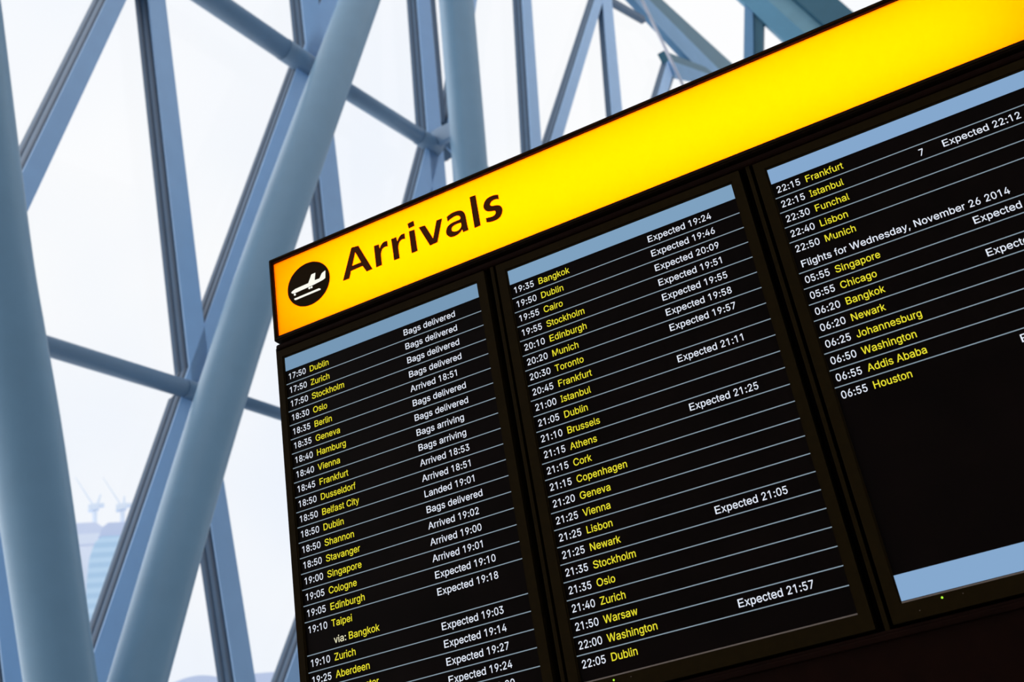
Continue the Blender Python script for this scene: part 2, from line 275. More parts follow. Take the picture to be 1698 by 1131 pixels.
OUTLINES = {
    ',': (0.188, [[[(88,-124),(144,76),(64,76),(32,-124)]]]),
    '.': (0.188, [[[(108,-8),(120,-3),(132,5),(139,15),(145,28),(146,41),(145,54),(139,67),(132,77),(120,85),(108,90),(95,92),(82,90),(70,85),(60,77),(51,67),(46,54),(45,41),(46,28),(51,15),(60,5),(70,-3),(82,-8),(95,-9)]]]),
    '0': (0.453, [[[(264,-8),(297,2),(326,20),(352,45),(372,75),(389,111),(401,154),(408,202),(410,254),(408,306),(401,354),(389,397),(372,433),(352,464),(326,488),(297,507),(263,517),(227,521),(190,517),(157,507),(127,488),(102,464),(81,433),(64,397),(52,354),(45,306),(43,254),(45,202),(52,154),(64,111),(81,75),(101,45),(127,20),(156,2),(190,-8),(227,-12)],[(204,57),(184,64),(166,78),(151,95),(139,118),(128,146),(120,177),(116,213),(114,254),(116,295),(120,331),(128,363),(139,391),(151,413),(166,431),(184,445),(204,452),(227,455),(249,452),(269,445),(287,431),(302,413),(315,391),(325,364),(333,331),(337,295),(339,254),(337,213),(333,177),(325,145),(315,118),(302,95),(287,78),(269,64),(249,57),(227,55)]]]),
    '1': (0.453, [[[(196,514),(81,430),(81,348),(207,438),(207,-5),(281,-5),(281,514)]]]),
    '2': (0.453, [[[(394,-5),(394,62),(164,64),(271,177),(298,206),(321,232),(340,256),(355,277),(367,297),(376,316),(382,335),(385,353),(386,372),(384,399),(377,425),(365,448),(350,468),(331,486),(308,501),(282,512),(255,518),(225,521),(195,518),(166,512),(141,500),(118,486),(98,467),(82,445),(70,420),(63,392),(61,357),(132,357),(133,380),(137,396),(143,411),(152,424),(162,434),(174,443),(190,449),(206,453),(224,455),(240,453),(257,450),(271,444),(284,437),(294,428),(304,416),(310,403),(314,388),(315,371),(314,357),(311,342),(306,329),(299,315),(290,301),(278,285),(264,269),(248,251),(230,232),(59,49),(59,-5)]]]),
    '3': (0.453, [[[(252,-10),(282,-3),(311,7),(336,23),(358,42),(374,63),(388,88),(395,115),(398,145),(396,174),(388,200),(375,225),(358,247),(336,266),(310,281),(280,291),(247,295),(206,294),(207,269),(377,459),(377,514),(65,514),(65,447),(277,443),(152,301),(152,243),(201,243),(228,241),(253,236),(273,229),(289,219),(302,208),(312,194),(318,178),(323,162),(324,145),(323,126),(318,110),(311,96),(300,84),(288,73),(273,66),(257,60),(238,56),(219,55),(201,56),(183,59),(167,64),(153,70),(140,80),(130,90),(122,102),(117,116),(113,137),(38,137),(43,103),(52,77),(66,54),(85,34),(105,18),(131,5),(158,-4),(187,-10),(218,-12)]]]),
    '4': (0.453, [[[(418,100),(418,168),(118,171),(320,514),(244,514),(35,159),(35,100)]],[[(348,-5),(348,323),(277,323),(277,146),(277,121),(277,-5)]]]),
    '5': (0.453, [[[(254,-9),(284,-2),(312,11),(335,28),(356,49),(373,73),(386,100),(393,131),(396,163),(395,188),(391,211),(384,233),(374,253),(362,272),(349,288),(333,303),(316,315),(296,326),(275,333),(253,337),(229,339),(211,338),(193,335),(176,330),(160,323),(145,315),(140,311),(155,447),(371,447),(371,514),(92,514),(61,249),(130,241),(142,251),(154,257),(169,263),(185,268),(202,271),(218,272),(237,270),(255,265),(272,258),(287,247),(299,234),(310,219),(316,201),(321,182),(323,162),(321,142),(317,124),(310,106),(300,92),(288,79),(273,68),(257,61),(240,56),(221,55),(205,56),(189,59),(175,64),(163,72),(151,82),(142,92),(135,104),(130,116),(126,135),(54,135),(58,104),(66,80),(79,57),(95,37),(115,21),(138,7),(164,-4),(191,-10),(221,-12)]]]),
    '6': (0.453, [[[(258,-9),(286,-2),(312,10),(336,26),(356,47),(372,71),(384,96),(392,126),(394,157),(392,188),(385,217),(374,242),(359,265),(340,284),(318,299),(293,310),(266,317),(235,319),(220,318),(207,316),(194,312),(182,306),(171,299),(162,292),(153,282),(146,272),(148,253),(332,514),(249,514),(133,343),(108,305),(89,270),(75,241),(66,213),(60,188),(59,162),(61,129),(68,99),(80,72),(96,48),(116,27),(140,11),(166,-2),(195,-9),(226,-12)],[(208,55),(192,60),(177,67),(163,77),(152,89),(142,104),(136,121),(131,139),(130,158),(131,178),(136,195),(142,212),(152,226),(163,237),(177,248),(192,254),(208,259),(226,260),(244,259),(261,254),(276,247),(290,237),(300,225),(310,211),(317,194),(321,177),(322,157),(321,138),(317,121),(310,103),(300,89),(290,77),(276,67),(261,60),(244,55),(226,53)]]]),
    '7': (0.453, [[[(168,-5),(396,448),(396,514),(57,514),(57,447),(315,443),(89,-5)]]]),
    '8': (0.453, [[[(260,-10),(290,-4),(319,6),(344,21),(366,38),(382,59),(396,82),(403,108),(406,135),(404,157),(400,177),(391,197),(381,215),(369,231),(354,245),(338,256),(321,265),(310,267),(325,272),(346,285),(363,305),(377,328),(384,353),(387,380),(384,406),(378,431),(365,453),(350,472),(331,489),(308,502),(284,513),(256,519),(226,521),(196,519),(168,513),(144,502),(121,489),(102,472),(86,453),(74,431),(68,406),(65,380),(68,353),(75,328),(89,305),(106,285),(127,272),(143,266),(132,265),(115,256),(98,245),(83,231),(71,215),(60,197),(53,177),(48,157),(47,135),(49,108),(57,82),(70,59),(87,38),(108,21),(134,6),(162,-4),(192,-10),(226,-12)],[(206,55),(186,59),(169,65),(155,73),(142,83),(133,94),(126,108),(122,122),(120,139),(122,156),(127,171),(134,186),(144,198),(157,209),(171,219),(188,225),(207,229),(226,230),(246,229),(264,225),(281,219),(295,209),(308,198),(318,186),(325,171),(330,156),(332,139),(330,122),(326,108),(319,94),(310,83),(297,73),(283,65),(266,59),(247,55),(226,54)],[(210,296),(194,299),(180,304),(168,312),(158,321),(149,333),(143,346),(139,360),(138,376),(139,391),(143,405),(149,417),(157,429),(167,438),(179,444),(194,450),(209,454),(226,455),(243,454),(258,450),(273,444),(285,438),(295,429),(304,417),(309,405),(313,391),(314,376),(313,360),(309,346),(303,333),(294,321),(284,312),(272,304),(259,299),(243,296),(226,295)]]]),
    '9': (0.453, [[[(195,518),(166,511),(141,498),(117,483),(97,462),(81,439),(68,413),(61,383),(59,352),(61,320),(67,292),(79,267),(94,244),(113,225),(134,210),(159,198),(187,192),(218,190),(233,190),(246,193),(259,197),(270,203),(281,210),(290,217),(299,226),(307,237),(303,258),(120,-5),(203,-5),(319,165),(344,204),(363,238),(378,268),(387,295),(392,321),(394,347),(392,379),(385,410),(372,436),(356,461),(336,482),(313,498),(287,511),(257,518),(226,521)],[(244,454),(261,449),(276,442),(290,431),(301,419),(310,405),(317,388),(321,370),(322,350),(321,331),(317,314),(310,297),(301,283),(290,271),(276,261),(261,254),(244,250),(226,248),(208,250),(192,255),(177,261),(163,272),(152,283),(142,297),(136,314),(132,332),(130,352),(132,371),(136,388),(142,405),(152,420),(163,431),(177,442),(192,449),(208,454),(226,455)]]]),
    ':': (0.188, [[[(108,-8),(120,-3),(132,5),(139,15),(145,28),(146,41),(145,54),(139,67),(132,77),(120,85),(108,90),(95,92),(82,90),(70,85),(60,77),(51,67),(46,54),(45,41),(46,28),(51,15),(60,5),(70,-3),(82,-8),(95,-9)]],[[(108,267),(120,273),(132,280),(139,291),(145,303),(146,316),(145,329),(139,341),(132,353),(120,360),(108,365),(95,367),(82,365),(71,360),(60,353),(51,341),(46,329),(45,316),(46,303),(51,291),(60,280),(70,273),(82,267),(95,266)]]]),
    'A': (0.480, [[[(89,-5),(196,300),(202,321),(209,343),(218,369),(227,401),(238,436),(252,483),(225,483),(239,437),(250,401),(259,371),(267,344),(275,321),(282,300),(391,-5),(470,-5),(279,514),(197,514),(9,-5)],[(115,147),(115,194),(365,194),(365,147)]]]),
    'B': (0.456, [[[(247,-5),(285,-3),(318,3),(346,13),(371,27),(390,45),(404,64),(415,86),(421,110),(423,136),(421,162),(416,186),(406,205),(395,223),(381,238),(366,249),(349,259),(333,265),(326,267),(331,267),(345,274),(359,282),(371,291),(382,304),(391,318),(398,335),(402,352),(403,374),(401,399),(395,423),(385,445),(371,464),(353,481),(331,495),(305,506),(275,512),(241,514),(55,514),(55,-5)],[(130,226),(248,226),(268,224),(288,220),(304,214),(317,205),(329,194),(338,181),(345,167),(349,152),(350,137),(348,116),(340,99),(327,84),(307,72),(280,65),(245,62),(130,62)],[(130,447),(240,447),(269,444),(292,437),(310,425),(322,410),(328,392),(331,372),(330,356),(325,342),(319,329),(310,317),(299,308),(286,301),(272,295),(255,292),(238,290),(130,290)]]]),
    'C': (0.510, [[[(294,-11),(318,-7),(343,0),(365,8),(386,20),(405,34),(424,49),(439,68),(452,88),(464,110),(472,134),(479,165),(404,165),(399,146),(393,130),(385,117),(376,105),(366,94),(354,85),(341,76),(328,70),(314,65),(299,61),(284,59),(267,58),(238,61),(212,68),(187,80),(164,98),(145,120),(130,147),(118,178),(111,214),(108,254),(111,294),(118,331),(130,362),(145,388),(164,410),(187,428),(211,440),(238,448),(267,451),(284,450),(299,448),(314,444),(328,439),(341,433),(354,424),(366,414),(376,404),(385,392),(393,378),(399,363),(404,343),(479,343),(472,374),(464,399),(452,421),(439,441),(423,460),(405,475),(386,489),(364,501),(342,509),(318,516),(294,519),(267,521),(224,517),(184,506),(147,488),(116,463),(88,432),(66,395),(48,353),(39,306),(35,254),(39,202),(48,156),(66,113),(88,76),(116,45),(147,21),(184,2),(224,-8),(267,-12)]]]),
    'D': (0.502, [[[(269,-2),(314,9),(353,27),(387,50),(415,80),(437,117),(454,158),(463,204),(467,255),(463,307),(454,352),(437,393),(416,429),(388,459),(356,482),(317,500),(274,510),(225,514),(88,514),(88,447),(221,447),(257,444),(289,436),(317,424),(341,406),(360,385),(374,359),(385,328),(392,293),(394,255),(392,217),(385,182),(374,151),(359,125),(340,103),(316,85),(286,73),(253,65),(215,62),(91,62),(91,-5),(219,-5)]],[[(55,514),(55,-5),(130,-5),(130,514)]]]),
    'E': (0.419, [[[(380,-5),(380,62),(130,62),(130,224),(360,224),(360,291),(130,291),(130,447),(377,447),(377,514),(55,514),(55,-5)]]]),
    'F': (0.410, [[[(130,-5),(130,216),(351,216),(351,283),(130,283),(130,447),(374,447),(374,514),(55,514),(55,-5)]]]),
    'G': (0.520, [[[(309,-9),(346,0),(379,15),(409,34),(435,59),(455,89),(471,122),(480,159),(483,200),(483,261),(278,261),(278,194),(436,199),(410,208),(408,174),(402,149),(392,125),(378,105),(362,89),(343,75),(320,66),(295,60),(269,58),(239,61),(212,68),(187,80),(164,99),(145,120),(130,147),(118,178),(111,214),(108,254),(111,294),(118,331),(130,362),(145,389),(163,410),(186,428),(211,440),(237,448),(265,451),(283,450),(299,448),(313,443),(328,438),(341,432),(353,423),(365,413),(374,403),(383,390),(391,377),(397,363),(405,344),(480,344),(473,374),(465,397),(453,419),(440,439),(425,457),(406,473),(387,487),(365,499),(342,509),(317,515),(292,519),(265,521),(222,517),(182,506),(146,488),(114,463),(87,432),(65,395),(48,353),(38,306),(35,254),(38,202),(48,156),(64,114),(87,76),(115,45),(146,21),(183,2),(224,-8),(269,-12)]]]),
    'H': (0.517, [[[(130,-5),(130,227),(387,227),(387,-5),(462,-5),(462,514),(387,514),(387,294),(130,294),(130,514),(55,514),(55,-5)]]]),
    'I': (0.300, [[[(274,-5),(274,62),(188,62),(188,447),(274,447),(274,514),(26,514),(26,447),(113,447),(113,62),(26,62),(26,-5)]]]),
    'J': (0.396, [[[(228,-7),(265,7),(297,29),(322,60),(337,99),(341,145),(341,514),(267,514),(267,145),(264,118),(256,95),(244,78),(228,65),(208,58),(185,55),(161,58),(141,65),(126,78),(112,95),(105,118),(103,145),(103,178),(28,178),(28,145),(33,99),(48,61),(71,29),(104,7),(142,-7),(185,-12)]]]),
    'K': (0.467, [[[(235,273),(458,514),(362,514),(208,347),(195,334),(183,320),(170,306),(158,292),(147,278),(135,264),(124,249),(112,234),(99,218),(100,135)]],[[(130,-5),(130,193),(129,225),(130,334),(130,514),(55,514),(55,-5)]],[[(459,-5),(228,317),(182,259),(369,-5)]]]),
    'L': (0.393, [[[(366,-5),(366,62),(130,62),(130,514),(55,514),(55,-5)]]]),
    'M': (0.628, [[[(127,-5),(127,291),(127,302),(127,315),(127,328),(126,342),(126,357),(126,372),(126,386),(125,401),(125,416),(125,430),(124,444),(124,462),(105,462),(113,439),(119,422),(124,407),(129,390),(135,374),(140,359),(145,345),(150,331),(154,319),(158,308),(162,298),(165,289),(283,-5),(345,-5),(461,289),(464,298),(468,308),(472,320),(477,333),(482,346),(487,361),(492,376),(497,391),(503,407),(508,424),(513,440),(507,458),(502,443),(501,428),(501,413),(501,398),(500,383),(500,369),(500,354),(500,340),(499,327),(499,314),(499,302),(499,291),(499,-5),(573,-5),(573,514),(473,514),(347,189),(344,181),(341,171),(337,160),(333,148),(329,136),(325,122),(321,109),(317,97),(313,85),(309,72),(306,61),(300,44),(329,44),(324,62),(320,73),(316,85),(312,98),(308,111),(304,125),(300,137),(296,149),(292,160),(289,172),(285,181),(282,189),(155,514),(55,514),(55,-5)]]]),
    'N': (0.523, [[[(130,-5),(130,291),(130,301),(130,313),(129,328),(129,345),(128,363),(127,384),(126,406),(125,429),(124,460),(100,456),(119,423),(132,400),(144,378),(155,361),(164,344),(173,328),(182,314),(190,300),(198,287),(384,-5),(468,-5),(468,514),(394,514),(394,195),(394,184),(394,171),(394,157),(394,142),(395,126),(396,108),(397,90),(398,72),(401,48),(422,51),(409,75),(400,92),(392,109),(383,124),(375,139),(367,154),(359,166),(353,177),(347,186),(139,514),(55,514),(55,-5)]]]),
    'O': (0.533, [[[(310,-8),(350,2),(387,21),(418,45),(446,76),(469,113),(485,156),(495,202),(498,254),(495,306),(485,353),(468,395),(446,432),(418,463),(387,488),(350,506),(310,517),(267,521),(224,517),(184,506),(147,488),(116,463),(88,432),(66,395),(48,353),(39,306),(35,254),(39,202),(48,156),(66,113),(88,76),(116,45),(147,21),(184,2),(224,-8),(267,-12)],[(238,60),(212,68),(187,80),(165,98),(146,120),(130,146),(118,177),(111,214),(108,254),(111,294),(118,331),(130,362),(146,389),(165,411),(187,429),(212,440),(238,448),(267,451),(295,448),(322,441),(346,429),(369,411),(388,389),(403,363),(415,331),(423,294),(425,254),(423,214),(415,177),(403,146),(388,119),(369,98),(346,80),(322,68),(295,60),(267,58)]]]),
    'P': (0.445, [[[(130,-5),(130,447),(232,447),(256,446),(278,441),(295,435),(309,424),(320,413),(328,400),(334,384),(338,366),(339,348),(338,329),(334,311),(328,296),(320,282),(309,270),(295,260),(278,253),(256,249),(233,247),(104,247),(104,181),(235,181),(273,183),(307,190),(334,203),(359,219),(379,240),(394,263),(405,289),(412,317),(414,348),(412,378),(405,406),(394,432),(379,455),(359,475),(334,491),(307,504),(273,511),(235,514),(55,514),(55,-5)]]]),
    'R': (0.449, [[[(130,-5),(130,447),(233,447),(257,446),(278,441),(296,435),(310,426),(321,416),(330,403),(335,388),(339,370),(340,352),(339,334),(335,317),(330,302),(321,290),(310,280),(296,272),(279,265),(257,261),(234,260),(91,260),(91,193),(236,193),(274,195),(306,201),(335,213),(359,228),(380,247),(394,269),(406,294),(412,322),(414,352),(412,382),(406,410),(394,435),(380,458),(359,477),(335,493),(306,505),(274,511),(236,514),(55,514),(55,-5)]],[[(436,-5),(306,234),(222,234),(350,-5)]]]),
    'S': (0.447, [[[(262,-12),(295,-5),(325,6),(352,21),(374,40),(390,61),(404,85),(411,111),(413,139),(412,162),(407,182),(399,200),(388,216),(376,230),(362,242),(347,252),(330,260),(314,269),(297,275),(280,280),(265,284),(213,298),(200,302),(186,307),(171,313),(158,319),(145,328),(135,337),(126,347),(122,360),(120,376),(122,390),(126,403),(133,415),(142,426),(155,436),(169,443),(186,449),(205,452),(225,454),(253,451),(278,444),(299,433),(316,418),(327,400),(333,373),(407,373),(403,404),(395,429),(381,452),(363,472),(343,488),(318,503),(290,513),(260,519),(227,521),(194,519),(164,513),(136,503),(110,488),(89,472),(71,451),(57,427),(49,401),(47,372),(51,340),(63,310),(82,285),(109,265),(143,248),(182,234),(244,217),(261,212),(278,206),(294,200),(307,193),(319,185),(328,176),(335,166),(339,153),(341,139),(339,123),(334,108),(325,95),(314,83),(300,73),(284,65),(266,59),(245,55),(224,54),(205,55),(186,58),(168,64),(152,70),(139,80),(127,91),(118,104),(113,119),(108,142),(32,142),(37,108),(46,81),(60,57),(77,36),(99,19),(126,4),(155,-6),(187,-12),(224,-14)]]]),
    'T': (0.449, [[[(188,447),(188,-5),(262,-5),(262,447),(422,447),(422,514),(27,514),(27,447)]]]),
    'V': (0.480, [[[(282,-5),(470,514),(391,514),(285,208),(278,189),(271,167),(262,140),(252,108),(242,72),(228,26),(255,26),(241,72),(230,108),(220,138),(212,166),(204,189),(197,208),(88,514),(9,514),(201,-5)]]]),
    'W': (0.686, [[[(234,-5),(323,322),(329,346),(335,370),(340,394),(345,419),(350,445),(356,480),(330,480),(336,444),(341,416),(346,390),(352,367),(357,344),(363,322),(451,-5),(534,-5),(677,514),(599,514),(518,197),(514,180),(510,163),(505,146),(501,129),(498,112),(494,95),(490,77),(487,59),(482,35),(503,35),(499,59),(495,77),(491,95),(487,112),(483,129),(479,146),(475,163),(471,180),(467,197),(384,514),(302,514),(219,197),(215,180),(210,163),(206,146),(202,129),(198,112),(195,95),(191,77),(188,59),(183,35),(203,35),(199,59),(195,77),(192,95),(188,112),(184,129),(180,146),(177,163),(172,180),(168,197),(86,514),(9,514),(151,-5)]]]),
    'Z': (0.438, [[[(404,-5),(404,62),(214,62),(193,62),(173,62),(152,62),(131,61),(111,60),(83,59),(95,23),(114,46),(126,62),(138,78),(150,94),(161,110),(173,126),(402,460),(402,514),(35,514),(35,447),(223,447),(244,447),(265,447),(285,447),(306,448),(327,448),(355,449),(343,486),(325,464),(314,449),(302,434),(291,418),(280,403),(269,388),(37,48),(37,-5)]]]),
    'a': (0.389, [[[(182,-12),(200,-9),(217,-4),(231,4),(245,12),(256,21),(264,31),(271,40),(272,41),(272,-5),(342,-5),(342,251),(340,279),(335,303),(326,322),(316,339),(303,354),(289,364),(273,374),(256,380),(240,384),(224,387),(208,389),(194,389),(173,388),(152,385),(132,380),(112,373),(92,362),(76,350),(60,334),(47,316),(34,288),(103,268),(108,281),(114,289),(122,297),(130,305),(140,312),(151,317),(164,322),(179,325),(196,326),(211,325),(226,322),(238,318),(248,311),(256,304),(263,295),(267,283),(270,271),(271,255),(269,248),(267,243),(262,239),(255,236),(246,234),(233,232),(217,230),(199,228),(177,225),(160,222),(142,219),(124,216),(106,211),(90,205),(76,197),(61,188),(49,177),(39,164),(31,148),(27,129),(25,108),(27,83),(33,61),(44,42),(56,26),(73,11),(92,0),(114,-8),(136,-12),(160,-14)],[(157,51),(143,53),(132,57),(121,61),(112,68),(106,75),(101,84),(98,94),(97,105),(98,117),(102,128),(107,136),(115,143),(124,149),(136,154),(148,158),(162,161),(176,163),(183,164),(192,165),(201,166),(211,168),(222,169),(232,171),(242,173),(252,175),(260,177),(269,179),(275,183),(271,180),(271,138),(269,123),(265,110),(259,95),(250,83),(239,72),(226,63),(209,56),(191,52),(170,50)]]]),
    'b': (0.424, [[[(261,-11),(290,-2),(316,12),(340,30),(359,54),(375,82),(386,115),(393,150),(395,189),(393,228),(386,262),(375,295),(358,323),(339,346),(316,365),(289,379),(260,387),(229,389),(206,388),(187,384),(169,377),(155,368),(144,359),(133,349),(126,339),(119,330),(119,330),(119,514),(48,514),(48,-5),(117,-5),(120,51),(119,47),(126,38),(134,28),(144,17),(156,8),(170,0),(188,-8),(207,-12),(229,-13)],[(199,54),(181,60),(165,69),(151,81),(139,98),(130,117),(123,139),(119,163),(118,189),(119,216),(123,240),(130,261),(138,279),(151,296),(164,308),(180,317),(199,323),(220,325),(242,323),(260,317),(277,307),(291,295),(303,279),(311,259),(318,238),(322,214),(323,189),(322,164),(318,140),(311,119),(302,100),(290,83),(276,70),(260,60),(241,54),(220,52)]]]),
    'c': (0.396, [[[(226,-12),(245,-10),(262,-6),(279,0),(294,8),(309,17),(322,28),(335,40),(345,53),(354,68),(362,84),(370,105),(301,123),(296,109),(293,100),(288,92),(281,83),(275,77),(268,70),(259,64),(251,60),(242,57),(231,54),(219,52),(207,51),(185,54),(165,60),(148,70),(134,83),(122,100),(113,119),(107,140),(103,164),(101,187),(103,211),(107,235),(113,256),(122,275),(134,293),(148,306),(165,316),(185,323),(207,325),(220,324),(230,323),(240,320),(250,316),(259,312),(267,307),(274,300),(280,294),(286,286),(291,278),(295,270),(300,256),(369,274),(361,295),(353,310),(344,325),(334,338),(321,350),(308,360),(293,368),(278,376),(261,382),(244,386),(226,389),(207,389),(173,387),(142,379),(114,364),(90,345),(68,321),(51,293),(39,261),(32,226),(29,187),(32,149),(39,115),(51,83),(68,55),(90,31),(114,12),(142,-2),(173,-10),(207,-13)]]]),
    'd': (0.424, [[[(218,-12),(238,-8),(254,0),(269,8),(280,17),(291,28),(299,38),(305,47),(308,49),(308,-5),(377,-5),(377,514),(306,514),(304,327),(305,330),(299,339),(291,349),(281,359),(270,368),(255,377),(238,384),(219,388),(196,389),(164,387),(135,379),(109,365),(85,346),(66,323),(50,295),(38,262),(31,228),(29,189),(31,150),(38,115),(50,82),(66,54),(85,30),(108,12),(135,-2),(164,-11),(195,-13)],[(183,54),(164,60),(148,70),(134,83),(122,99),(114,119),(107,140),(103,164),(101,189),(103,214),(107,238),(113,259),(122,278),(134,295),(148,307),(164,317),(183,323),(205,325),(226,323),(244,317),(260,308),(274,296),(286,279),(295,261),(301,240),(305,215),(307,189),(305,163),(301,139),(294,117),(286,97),(274,81),(260,69),(244,60),(225,54),(205,52)]]]),
    'e': (0.404, [[[(238,-12),(262,-8),(285,-1),(305,10),(323,22),(339,36),(352,52),(363,70),(372,95),(303,111),(296,95),(290,85),(282,77),(273,69),(263,62),(252,58),(240,54),(226,52),(212,51),(191,53),(171,58),(154,65),(138,77),(125,91),(115,108),(107,128),(103,152),(101,178),(101,211),(102,230),(107,250),(114,268),(123,283),(135,297),(149,309),(166,318),(184,323),(205,325),(226,323),(244,318),(260,310),(273,298),(284,283),(293,267),(299,247),(303,225),(306,193),(346,223),(70,226),(70,164),(376,164),(376,194),(375,228),(370,257),(362,284),(351,307),(338,327),(323,345),(306,359),(287,370),(268,379),(247,385),(226,388),(205,389),(171,387),(140,378),(112,363),(88,344),(67,320),(50,292),(39,259),(31,225),(29,187),(32,149),(39,115),(51,83),(68,55),(89,31),(114,12),(143,-2),(176,-10),(212,-13)]]]),
    'f': (0.254, [[[(1,384),(1,322),(233,322),(233,384)]],[[(147,-5),(147,419),(148,434),(152,447),(158,457),(166,463),(179,467),(195,469),(202,469),(208,468),(219,466),(230,461),(249,524),(240,528),(232,530),(223,532),(213,534),(201,535),(187,535),(168,534),(151,530),(133,524),(117,514),(103,503),(92,489),(82,472),(77,453),(76,432),(76,-5)]]]),
    'g': (0.425, [[[(238,-154),(266,-149),(293,-141),(317,-128),(337,-113),(354,-93),(368,-69),(375,-41),(377,-9),(377,384),(308,384),(305,329),(306,330),(300,339),(292,349),(282,360),(270,369),(255,378),(238,384),(219,388),(196,389),(165,387),(136,379),(109,365),(86,346),(67,323),(51,295),(38,264),(31,230),(29,191),(31,153),(38,119),(51,88),(67,62),(87,39),(110,23),(136,9),(164,2),(195,0),(218,1),(237,5),(254,11),(269,19),(280,28),(291,38),(298,48),(305,56),(306,58),(306,-6),(303,-33),(294,-55),(279,-71),(259,-82),(235,-90),(207,-92),(188,-91),(170,-88),(156,-83),(145,-78),(134,-70),(126,-62),(118,-54),(111,-46),(102,-34),(44,-67),(55,-87),(66,-100),(79,-114),(94,-126),(112,-137),(132,-145),(155,-151),(180,-154),(207,-156)],[(184,66),(165,71),(148,80),(135,92),(122,107),(114,125),(107,145),(103,168),(101,193),(103,217),(107,240),(114,260),(122,279),(134,295),(148,308),(165,317),(183,323),(205,325),(226,323),(245,317),(261,308),(275,296),(287,280),(295,262),(302,241),(306,218),(307,193),(306,167),(302,143),(295,123),(286,106),(274,90),(261,79),(244,71),(226,66),(205,64)]]]),
    'h': (0.410, [[[(120,247),(124,264),(130,281),(140,294),(150,304),(163,313),(178,319),(193,323),(210,324),(234,321),(253,314),(269,301),(281,284),(288,262),(291,235),(291,-5),(362,-5),(362,240),(360,272),(355,299),(345,323),(332,343),(316,360),(297,373),(277,382),(253,388),(227,389),(199,387),(173,379),(149,366),(128,347),(112,321),(94,282),(119,282),(119,514),(48,514),(48,-5),(119,-5),(119,227)]]]),
    'i': (0.167, [[[(119,-5),(119,384),(48,384),(48,-5)]],[[(96,439),(108,444),(117,451),(125,460),(130,471),(131,483),(130,495),(125,507),(117,516),(107,522),(96,527),(84,529),(72,527),(61,522),(51,516),(43,507),(38,495),(36,483),(38,471),(43,460),(51,451),(60,444),(72,439),(84,438)]]]),
    'j': (0.167, [[[(48,-29),(46,-45),(42,-59),(36,-69),(28,-76),(17,-80),(2,-82),(-15,-82),(-15,-148),(4,-148),(28,-146),(49,-142),(67,-133),(83,-123),(96,-109),(107,-92),(113,-73),(117,-53),(119,-30),(119,384),(48,384)]],[[(96,439),(108,444),(118,451),(124,460),(130,470),(131,483),(130,495),(124,507),(117,516),(107,522),(96,527),(83,529),(71,527),(60,522),(50,516),(43,507),(37,495),(36,483),(37,470),(43,460),(49,451),(59,444),(71,439),(83,438)]]]),
    'k': (0.381, [[[(179,194),(186,194),(370,383),(282,384),(119,217),(105,217),(105,127)]],[[(119,-5),(119,514),(48,514),(48,-5)]],[[(382,-5),(191,237),(141,186),(292,-5)]]]),
    'l': (0.189, [[[(147,-7),(154,-7),(163,-6),(170,-5),(176,-4),(187,0),(174,60),(163,58),(157,57),(146,57),(136,58),(129,61),(124,65),(122,72),(119,84),(119,99),(119,514),(48,514),(48,84),(50,58),(57,35),(70,16),(89,4),(111,-5),(139,-7)]]]),
    'm': (0.610, [[[(119,-5),(119,238),(120,256),(124,272),(130,287),(139,299),(148,308),(160,316),(173,321),(186,324),(199,325),(219,323),(236,318),(250,307),(261,294),(267,279),(269,260),(269,-5),(340,-5),(340,247),(341,262),(345,275),(349,288),(357,299),(366,308),(377,316),(389,321),(403,324),(419,325),(437,324),(454,318),(470,309),(481,295),(488,278),(491,254),(491,-5),(562,-5),(562,255),(560,284),(555,309),(545,330),(533,349),(517,365),(499,376),(480,385),(459,390),(437,391),(416,390),(397,386),(379,380),(361,370),(347,360),(333,346),(322,332),(313,314),(305,290),(328,290),(319,322),(307,345),(290,365),(270,379),(246,388),(219,391),(202,390),(186,387),(170,381),(155,372),(141,362),(128,349),(118,333),(109,315),(112,296),(117,384),(48,384),(48,-5)]]]),
    'n': (0.410, [[[(120,247),(124,264),(130,281),(140,294),(150,304),(163,313),(178,319),(193,323),(210,324),(234,321),(253,314),(269,301),(281,284),(288,262),(291,235),(291,-5),(362,-5),(362,240),(360,272),(355,299),(345,323),(332,343),(316,360),(297,373),(277,382),(253,388),(227,389),(199,387),(173,379),(149,366),(128,347),(112,321),(94,282),(117,282),(117,384),(48,384),(48,-5),(119,-5),(119,227)]]]),
    'o': (0.415, [[[(242,-10),(273,-2),(302,12),(326,31),(347,55),(364,83),(376,115),(384,149),(386,187),(384,226),(376,261),(364,293),(347,321),(326,345),(302,364),(273,379),(242,387),(207,389),(173,387),(142,379),(114,364),(90,345),(68,321),(51,293),(39,261),(32,226),(29,187),(32,149),(39,115),(51,83),(68,55),(90,31),(114,12),(142,-2),(173,-10),(207,-13)],[(185,54),(165,60),(148,70),(134,83),(122,100),(113,119),(107,140),(103,164),(101,187),(103,211),(107,235),(113,256),(122,275),(134,293),(148,306),(165,316),(185,323),(207,325),(230,323),(250,316),(267,306),(281,293),(294,275),(302,256),(309,235),(313,211),(314,187),(313,164),(309,140),(302,119),(294,100),(281,83),(267,70),(250,60),(230,54),(207,51)]]]),
